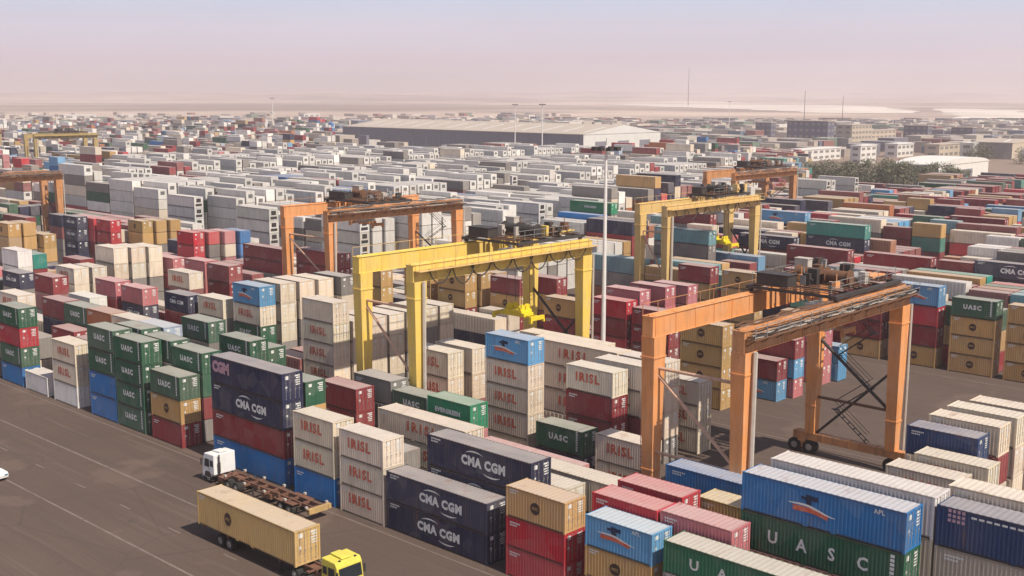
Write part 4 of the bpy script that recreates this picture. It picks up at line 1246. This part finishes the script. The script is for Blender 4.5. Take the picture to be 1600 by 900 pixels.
# ------------------------------------------------------------------ floodlight masts
def mast(x, y, h, label, big=False, mat='white_mast', lamps=True):
    T = empty('floodlight_mast', (x, y, 0)); tag(T, label, 'light mast', 'floodlight masts')
    mb = MB(); r = .34 if big else max(.28, h*.012)
    mb.tube((0, 0, 0), (0, 0, h*.5), r, 10, 0, True, r*.78); mb.tube((0, 0, h*.5), (0, 0, h), r*.78, 10, 0, True, r*.5)
    mb.build('pole', M[mat], T)
    mb = MB(); mb.box(-.6, .6, -.6, .6, 0, .35); mb.build('base', M['grey_wall'], T)
    if lamps:
        mb = MB(); mb.tube((0, 0, h-.5), (0, 0, h-.3), 1.2, 12); mb.tube((0, 0, h), (0, 0, h+.9), .05, 5)
        mb.build('head_ring', M['steel'], T)
        for i in range(8):
            a = 2*math.pi*i/8+.2
            q = MB(); q.box(1.45*math.cos(a)-.33, 1.45*math.cos(a)+.33, 1.45*math.sin(a)-.33, 1.45*math.sin(a)+.33, h-.62, h-.18)
            q.build('floodlight', M['dark_steel'], T)
mast(112.3, 88.3, 31.4, 'tall white floodlight mast standing right of the yellow crane', True)
mast(526, 485, 31, 'thin distant white mast in front of the long shed, left one')
mast(474, 417, 32, 'thicker distant white mast in front of the long shed')
mast(580, 811, 33, 'faint white mast left of the long shed')
mast(1020, 644, 30, 'faint pale mast right of the white shed gable', False)
mast(3097, 2109, 120, 'lattice-thin dark mast on the horizon left of the pale sand', False, 'dark_steel', False)
mast(1456, 799, 42, 'dark thin mast over the dark blue stacks', False, 'dark_steel', False)
mast(1342, 684, 36, 'dark thin mast over the beige block', False, 'dark_steel', False)

# ------------------------------------------------------------------ sheds and buildings behind the yard
def gable(name, label, x, y, w, l, h, rise, wall, endwall, roof, cat='warehouse', doors=0, arched=False):
    T = empty(name, (x, y, 0)); tag(T, label, cat)
    mb = MB(); mb.box(0, w, 0, l, 0, h); mb.build('wall', wall, T)
    mb = MB()
    if arched:
        k = 12; poly = [(w*.5-w*.5*math.cos(math.pi*i/k), h+rise*math.sin(math.pi*i/k)) for i in range(k+1)]
    else: poly = [(0, h), (w/2, h+rise), (w, h)]
    n = len(mb.v); kk = len(poly)
    mb.v += [(a, -.3, b+.02) for a, b in poly]+[(a, l+.3, b+.02) for a, b in poly]
    for i in range(kk-1): mb.f.append((n+i, n+i+1, n+kk+i+1, n+kk+i)); mb.m.append(0)
    mb.f.append(tuple(n+i for i in range(kk))); mb.m.append(1); mb.f.append(tuple(n+kk+i for i in range(kk))); mb.m.append(1)
    mb.box(-.5, 0, -.4, l+.4, h-.1, h+.35, 0); mb.box(w, w+.5, -.4, l+.4, h-.1, h+.35, 0)
    mb.build('roof', [roof, endwall], T)
    mb = MB(); mb.box(-.04, w+.04, -.08, -.02, .2, h+.0); mb.build('gable_wall', endwall, T)
    for i in range(doors):
        q = MB(); dw = w/(doors*2+1); a = dw*(2*i+1); q.box(a, a+dw, -.2, -.09, 0, h*.62); q.build('door', M['wallsheet'], T)
    nv__ = int(l/22)
    for i in range(nv__):
        q = MB(); yv = 10+i*(l-20)/max(1, nv__-1)
        q.tube((w/2, yv, h+rise-.2), (w/2, yv, h+rise+1.3), .7, 8); q.build('roof_vent', M['steel'], T)
    if not arched:
        for i in range(int(l/18)):
            ys = 6+i*18; q = MB()
            for sgn in (0, 1):
                xa, xb = (w*.12, w*.38) if sgn == 0 else (w*.62, w*.88)
                za = h+rise*(xa/(w/2) if sgn == 0 else (w-xa)/(w/2)); zb_ = h+rise*(xb/(w/2) if sgn == 0 else (w-xb)/(w/2))
                q.quad((xa, ys, za+.06), (xb, ys, zb_+.06), (xb, ys+1.8, zb_+.06), (xa, ys+1.8, za+.06))
            q.build('roof_light', M['white_wall'], T)
    for i in range(int(l/14)):
        q = MB(); q.box(-.28, -.02, 4+i*14, 4.8+i*14, 0, h-.15); q.build('wall_column', wall, T)
    return T
gable('warehouse', 'very long low shed with grey side wall and pale beige roof', 563, 461, 82, 237, 12, 5.5, M['wallsheet'], M['white_wall'], M['roofsheet'], 'warehouse', 3)
gable('warehouse', 'white shed with a low arched roof at the right behind the trees', 495, 206, 57, 20, 7.0, 2.6, M['grey_wall'], M['white_wall'], M['white_wall'], 'warehouse', 1, True)
gable('warehouse', 'grey beige shed at the right edge of the far town', 700, 248, 44, 24, 9.5, 2.0, M['grey_wall'], M['beige_wall'], M['roofsheet'], 'warehouse', 1)
M['town_glass'] = plain('dusty_window_glass', (.24, .22, .215), .4, 0, .1)
def block(name, label, x, y, w, l, h, wall, floors=2, cols=5, cat='building'):
    T = empty(name, (x, y, 0)); tag(T, label, cat)
    mb = MB(); mb.box(0, w, 0, l, 0, h); mb.build('wall', wall, T)
    mb = MB(); mb.box(-.3, w+.3, -.3, l+.3, h+.003, h+.6); mb.build('roof', M['roofsheet'] if wall is not M['white_wall'] else M['white_wall'], T)
    fh = h/floors
    for f_ in range(floors):
        for c_ in range(cols):
            a = w*(c_+.2)/cols; q = MB(); q.box(a, a+w*.6/cols, -.12, -.01, f_*fh+fh*.38, f_*fh+fh*.78); q.build('window', M['town_glass'], T)
        nl = max(1, int(l/5))
        for c_ in range(nl):
            a = l*(c_+.25)/nl; q = MB(); q.box(-.12, -.01, a, a+l*.5/nl, f_*fh+fh*.38, f_*fh+fh*.78); q.build('window', M['town_glass'], T)
    return T
block('office_building', 'white two-storey office with dark window bands right of the long shed', 500, 339, 26, 8, 7.4, M['white_wall'], 2, 6, 'office')
block('beige_building', 'tallest beige block standing in the far town', 799, 399, 32, 13, 15, M['beige_wall'], 4, 6)
block('beige_building', 'lower beige block right of the tallest one', 852, 409, 43, 8, 9.4, M['beige_wall'], 3, 6)
block('clad_building', 'widest dark blue clad block left of the beige ones', 872, 457, 12, 37, 15.5, M['navy_wall'], 3, 2)
block('clad_building', 'small dark blue clad block far left of the beige ones', 885, 517, 8, 15, 13, M['navy_wall'], 3, 2)
block('clad_building', 'dark blue clad block right of the beige ones', 909, 389, 8, 20, 12.7, M['navy_wall'], 3, 2)
block('clad_building', 'rightmost dark blue clad block in the far town', 924, 359, 8, 17, 11.6, M['navy_wall'], 3, 2)
block('white_building', 'narrow tall white building behind the green trees', 590, 289, 19, 6, 9.7, M['white_wall'], 3, 3)
block('white_building', 'long low white building left of the green trees', 580, 323, 54, 8, 6.4, M['white_wall'], 2, 8)
block('white_building', 'small white building behind the middle of the trees', 673, 306, 23, 8, 7.7, M['white_wall'], 2, 4)
block('pinkish_building', 'pale pinkish building above the arched white shed', 682, 298-14, 36, 9, 7.7, M['beige_wall'], 2, 5)
block('white_building', 'white building right of the pinkish one', 693, 268, 19, 8, 8.8, M['white_wall'], 2, 3)
rb = random.Random(5)
spots = [(743,1514,46,12,5.9,'low white hall at the far left horizon'),(801,1467,19,10,6,'small white hall right of the far left one'),(1041,1379,29,10,6.4,'small white hall behind the coloured stacks')]
for x_, y_, w_, l_, h_, lb_ in spots: block('white_building', lb_, x_, y_, w_, l_, h_, M['white_wall'], 1, 3)
# low town and stacks spread over the plain: too many and too small to tell apart
vs = []; fs = []; cs = []
tabs = [(.62,.58,.53), (.50,.43,.36), (.34,.30,.28), (.52,.46,.39), (.16,.16,.20), (.38,.32,.28), (.24,.10,.09), (.13,.17,.24), (.14,.20,.15), (.56,.50,.43)]
cnt_ = 0
while cnt_ < 2000:
    y_p = rb.choice((rb.uniform(180, 202), rb.uniform(188, 232), rb.uniform(194, 250)))
    x_p = rb.uniform(-60, 1680)
    if y_p < 190 and (x_p > 900 or rb.random() < .55): continue
    d_ = fw + r2*((x_p-800)/1802) + u2*((450-y_p)/1802); t_ = -CAM_H/d_.z
    X, Y = d_.x*t_, d_.y*t_; dist = math.hypot(X, Y)
    if x_p < 520 and dist < 1060 or (520 < x_p < 1045 and dist < 800) or (1045 <= x_p < 1265 and dist < 660) or dist < 600: continue
    if x_p > 1265 and dist < 560: continue
    w_ = rb.choice((2.5, 5, 8, 14, 22)); l_ = rb.choice((12, 12, 24, 9)); h_ = rb.uniform(2.6, 8.5) if dist < 1300 else rb.uniform(2.6, 6.5)
    bad = False
    for a, b, c, d in ((555,650,455,705),(780,900,380,500),(900,960,350,415),(575,640,280,340),(660,725,262,320),(490,560,200,240),(695,750,240,275),(496,530,335,350),(880,895,510,535)):
        if a-8 < X+w_ and X < b and c-8 < Y+l_ and Y < d: bad = True
    if bad: continue
    n = len(vs); col = tabs[int(rb.random()**1.2*len(tabs))]; k_ = rb.uniform(.85, 1.15); col = tuple(min(1, q*k_) for q in col)+(1,)
    vs += [(X,Y,0),(X+w_,Y,0),(X+w_,Y+l_,0),(X,Y+l_,0),(X,Y,h_),(X+w_,Y,h_),(X+w_,Y+l_,h_),(X,Y+l_,h_)]
    for q in ((4,5,6,7),(0,1,5,4),(1,2,6,5),(2,3,7,6),(3,0,4,7)): fs.append(tuple(n+i for i in q)); cs.append(col)
    cnt_ += 1
me = bpy.data.meshes.new('scattered_sheds'); me.from_pydata(vs, [], fs); me.materials.append(M['rest'])
at_ = me.color_attributes.new('paint', 'FLOAT_COLOR', 'CORNER'); buf = []
for f_, c_ in zip(fs, cs): buf += list(c_)*len(f_)
at_.data.foreach_set('color', buf)
tag(link('scattered_sheds', me), 'haze-faded scatter of small sheds and stacks across the desert plain', 'sheds', None, 'stuff')

# pale sand flats near the horizon
def blob_sheet(pts, seed, z=.006):
    q = random.Random(seed); out = []
    for (a, b), (c, d) in zip(pts, pts[1:]+pts[:1]):
        for k in range(8):
            t = k/8; L_ = math.hypot(c-a, d-b)
            out.append((a+(c-a)*t+q.uniform(-.04, .04)*L_, b+(d-b)*t+q.uniform(-.04, .04)*L_))
    sheet('sand_flat', out, z, M['salt'])
blob_sheet([(3834,3043),(4950,3353),(3876,2147),(3225,1478),(2260,1000),(2150,1150),(2457,1500),(2900,2200)], 3, .5)
blob_sheet([(3100,1290),(3000,1040),(1900,640),(1850,740),(2300,960)], 4, .4)

# low sandy rises along the horizon
def ridge(name, d0, depth, h0, h1, seed, a0, a1):
    q = random.Random(seed); n = 160; vs_ = []; fs_ = []
    ph = [q.uniform(0, 6.28) for _ in range(6)]
    for i in range(n+1):
        a = R(a0+(a1-a0)*i/n); t = i/n
        hh = h0+(h1-h0)*max(0, .5+.5*sum(math.sin(t*f_*6.28+p_)/(1+k*.6) for k, (f_, p_) in enumerate(zip((2, 5, 9, 17, 31, 53), ph)))/2.2)
        dd = d0*(1+.05*math.sin(t*19+ph[0]))
        for dr, hz in ((0, -.5), (depth*.35, hh*.55), (depth*.6, hh), (depth, hh*.7), (depth*1.6, -.5)):
            vs_.append(((dd+dr)*math.sin(a), (dd+dr)*math.cos(a), hz))
    for i in range(n):
        for j in range(4):
            b_ = i*5+j; fs_.append((b_, b_+5, b_+6, b_+1))
    me = bpy.data.meshes.new(name); me.from_pydata(vs_, [], fs_); me.materials.append(M['sand'])
    for p_ in me.polygons: p_.use_smooth = True
    tag(link(name, me), kind='structure')
ridge('distant_hills', 8800, 900, 14, 62, 4, -20, 115)
ridge('distant_hills', 6000, 700, 8, 36, 9, -20, 115)
ridge('distant_hills', 4300, 400, 1.5, 9, 15, -20, 115)

# ------------------------------------------------------------------ trees
def tree(x, y, h, w, label, seed, group='trees behind the right hand stacks'):
    q = random.Random(seed)
    T = empty('tree', (x, y, 0)); tag(T, label, 'tree', group)
    mb = MB(); mb.tube((0, 0, 0), (.1, 0, h*.45), .22, 7, 0, True, .14)
    for k in range(5):
        a = q.uniform(0, 6.28); mb.tube((.1, 0, h*(.3+.05*k)), (w*.28*math.cos(a), w*.28*math.sin(a), h*(.55+.06*k)), .10, 5, 0, True, .04)
    mb.build('trunk', M['bark'], T)
    lf = MB(); clumps = []
    for k in range(26):
        a = q.uniform(0, 6.28); rr = w*.46*math.sqrt(q.random()); zz = h*q.uniform(.22, .86)
        rr *= 1-.45*max(0, (zz/h-.55)/.4)
        clumps.append((rr*math.cos(a), rr*math.sin(a), zz, w*q.uniform(.12, .22)))
    for cx, cy, cz, cr in clumps:
        for k in range(60):
            d = Vector((q.gauss(0, 1), q.gauss(0, 1), q.gauss(0, .8))).normalized()*cr*q.uniform(.55, 1.05)
            s = q.uniform(.35, .75); t1_ = Vector((q.gauss(0,1), q.gauss(0,1), q.gauss(0,1))).normalized(); t2_ = t1_.cross(d.normalized()+Vector((.01,0,0))).normalized()
            p = Vector((cx, cy, cz))+d
            lf.v += [tuple(p-t1_*s), tuple(p+t2_*s*.6), tuple(p+t1_*s)]
            n = len(lf.v); lf.f.append((n-3, n-2, n-1)); lf.m.append(0)
    me = bpy.data.meshes.new('crown'); me.from_pydata(lf.v, [], lf.f); me.materials.append(M['leaf'])
    link('crown', me, T)
tl = [(446,240,8.0,12,'leftmost small tree of the green belt'),(440,230,9.0,13,'second tree from the left in the green belt'),(447,224,8.5,13,'third tree from the left in the green belt'),
      (442,217,9.5,14,'fourth tree from the left in the green belt'),(450,213,9.0,13,'middle tree of the green belt'),(446,206,10.0,14,'tallest tree near the middle of the green belt'),
      (453,203,9.0,13,'tree right of the tallest one in the green belt'),(462,201,8.5,12,'second last tree of the green belt'),(455,209,8.0,12,'tree tucked at the back of the green belt'),
      (480,199,8.0,12,'last tree of the green belt beside the white shed'),(474,190,6.5,9,'separate round tree in front of the arched white shed'),(486,192,5.0,7,'small tree at the right corner of the arched shed'),
      (690,264,7.0,16,'dark tree standing above the arched white shed'),(660,224,7.0,15,'dark tree at the right edge beside the grey shed'),
      (590,345,6.0,10,'small tree left of the long low white building'),(640,565,7,14,'small bush tree before the long shed')]
for i, (x_, y_, h_, w_, l_) in enumerate(tl[:-1]): tree(x_, y_, h_*1.2, w_*1.15, l_, 20+i)

# ------------------------------------------------------------------ dusty air
HAZE = True
if HAZE:
    me = bpy.data.meshes.new('haze'); mb = MB(); mb.box(-26000, 26000, -26000, 26000, -1.0, 128.0)
    hm = bpy.data.materials.new('dusty_air'); hm.use_nodes = True; n = hm.node_tree; n.nodes.clear()
    out = n.nodes.new('ShaderNodeOutputMaterial'); pv = n.nodes.new('ShaderNodeVolumePrincipled')
    pv.inputs['Color'].default_value = (.93, .855, .885, 1); pv.inputs['Density'].default_value = .00025; pv.inputs['Anisotropy'].default_value = .2
    n.links.new(pv.outputs[0], out.inputs['Volume'])
    o = mb.build('haze', hm); tag(o, 'thin dusty pinkish air over the whole yard', 'haze', None, 'stuff')
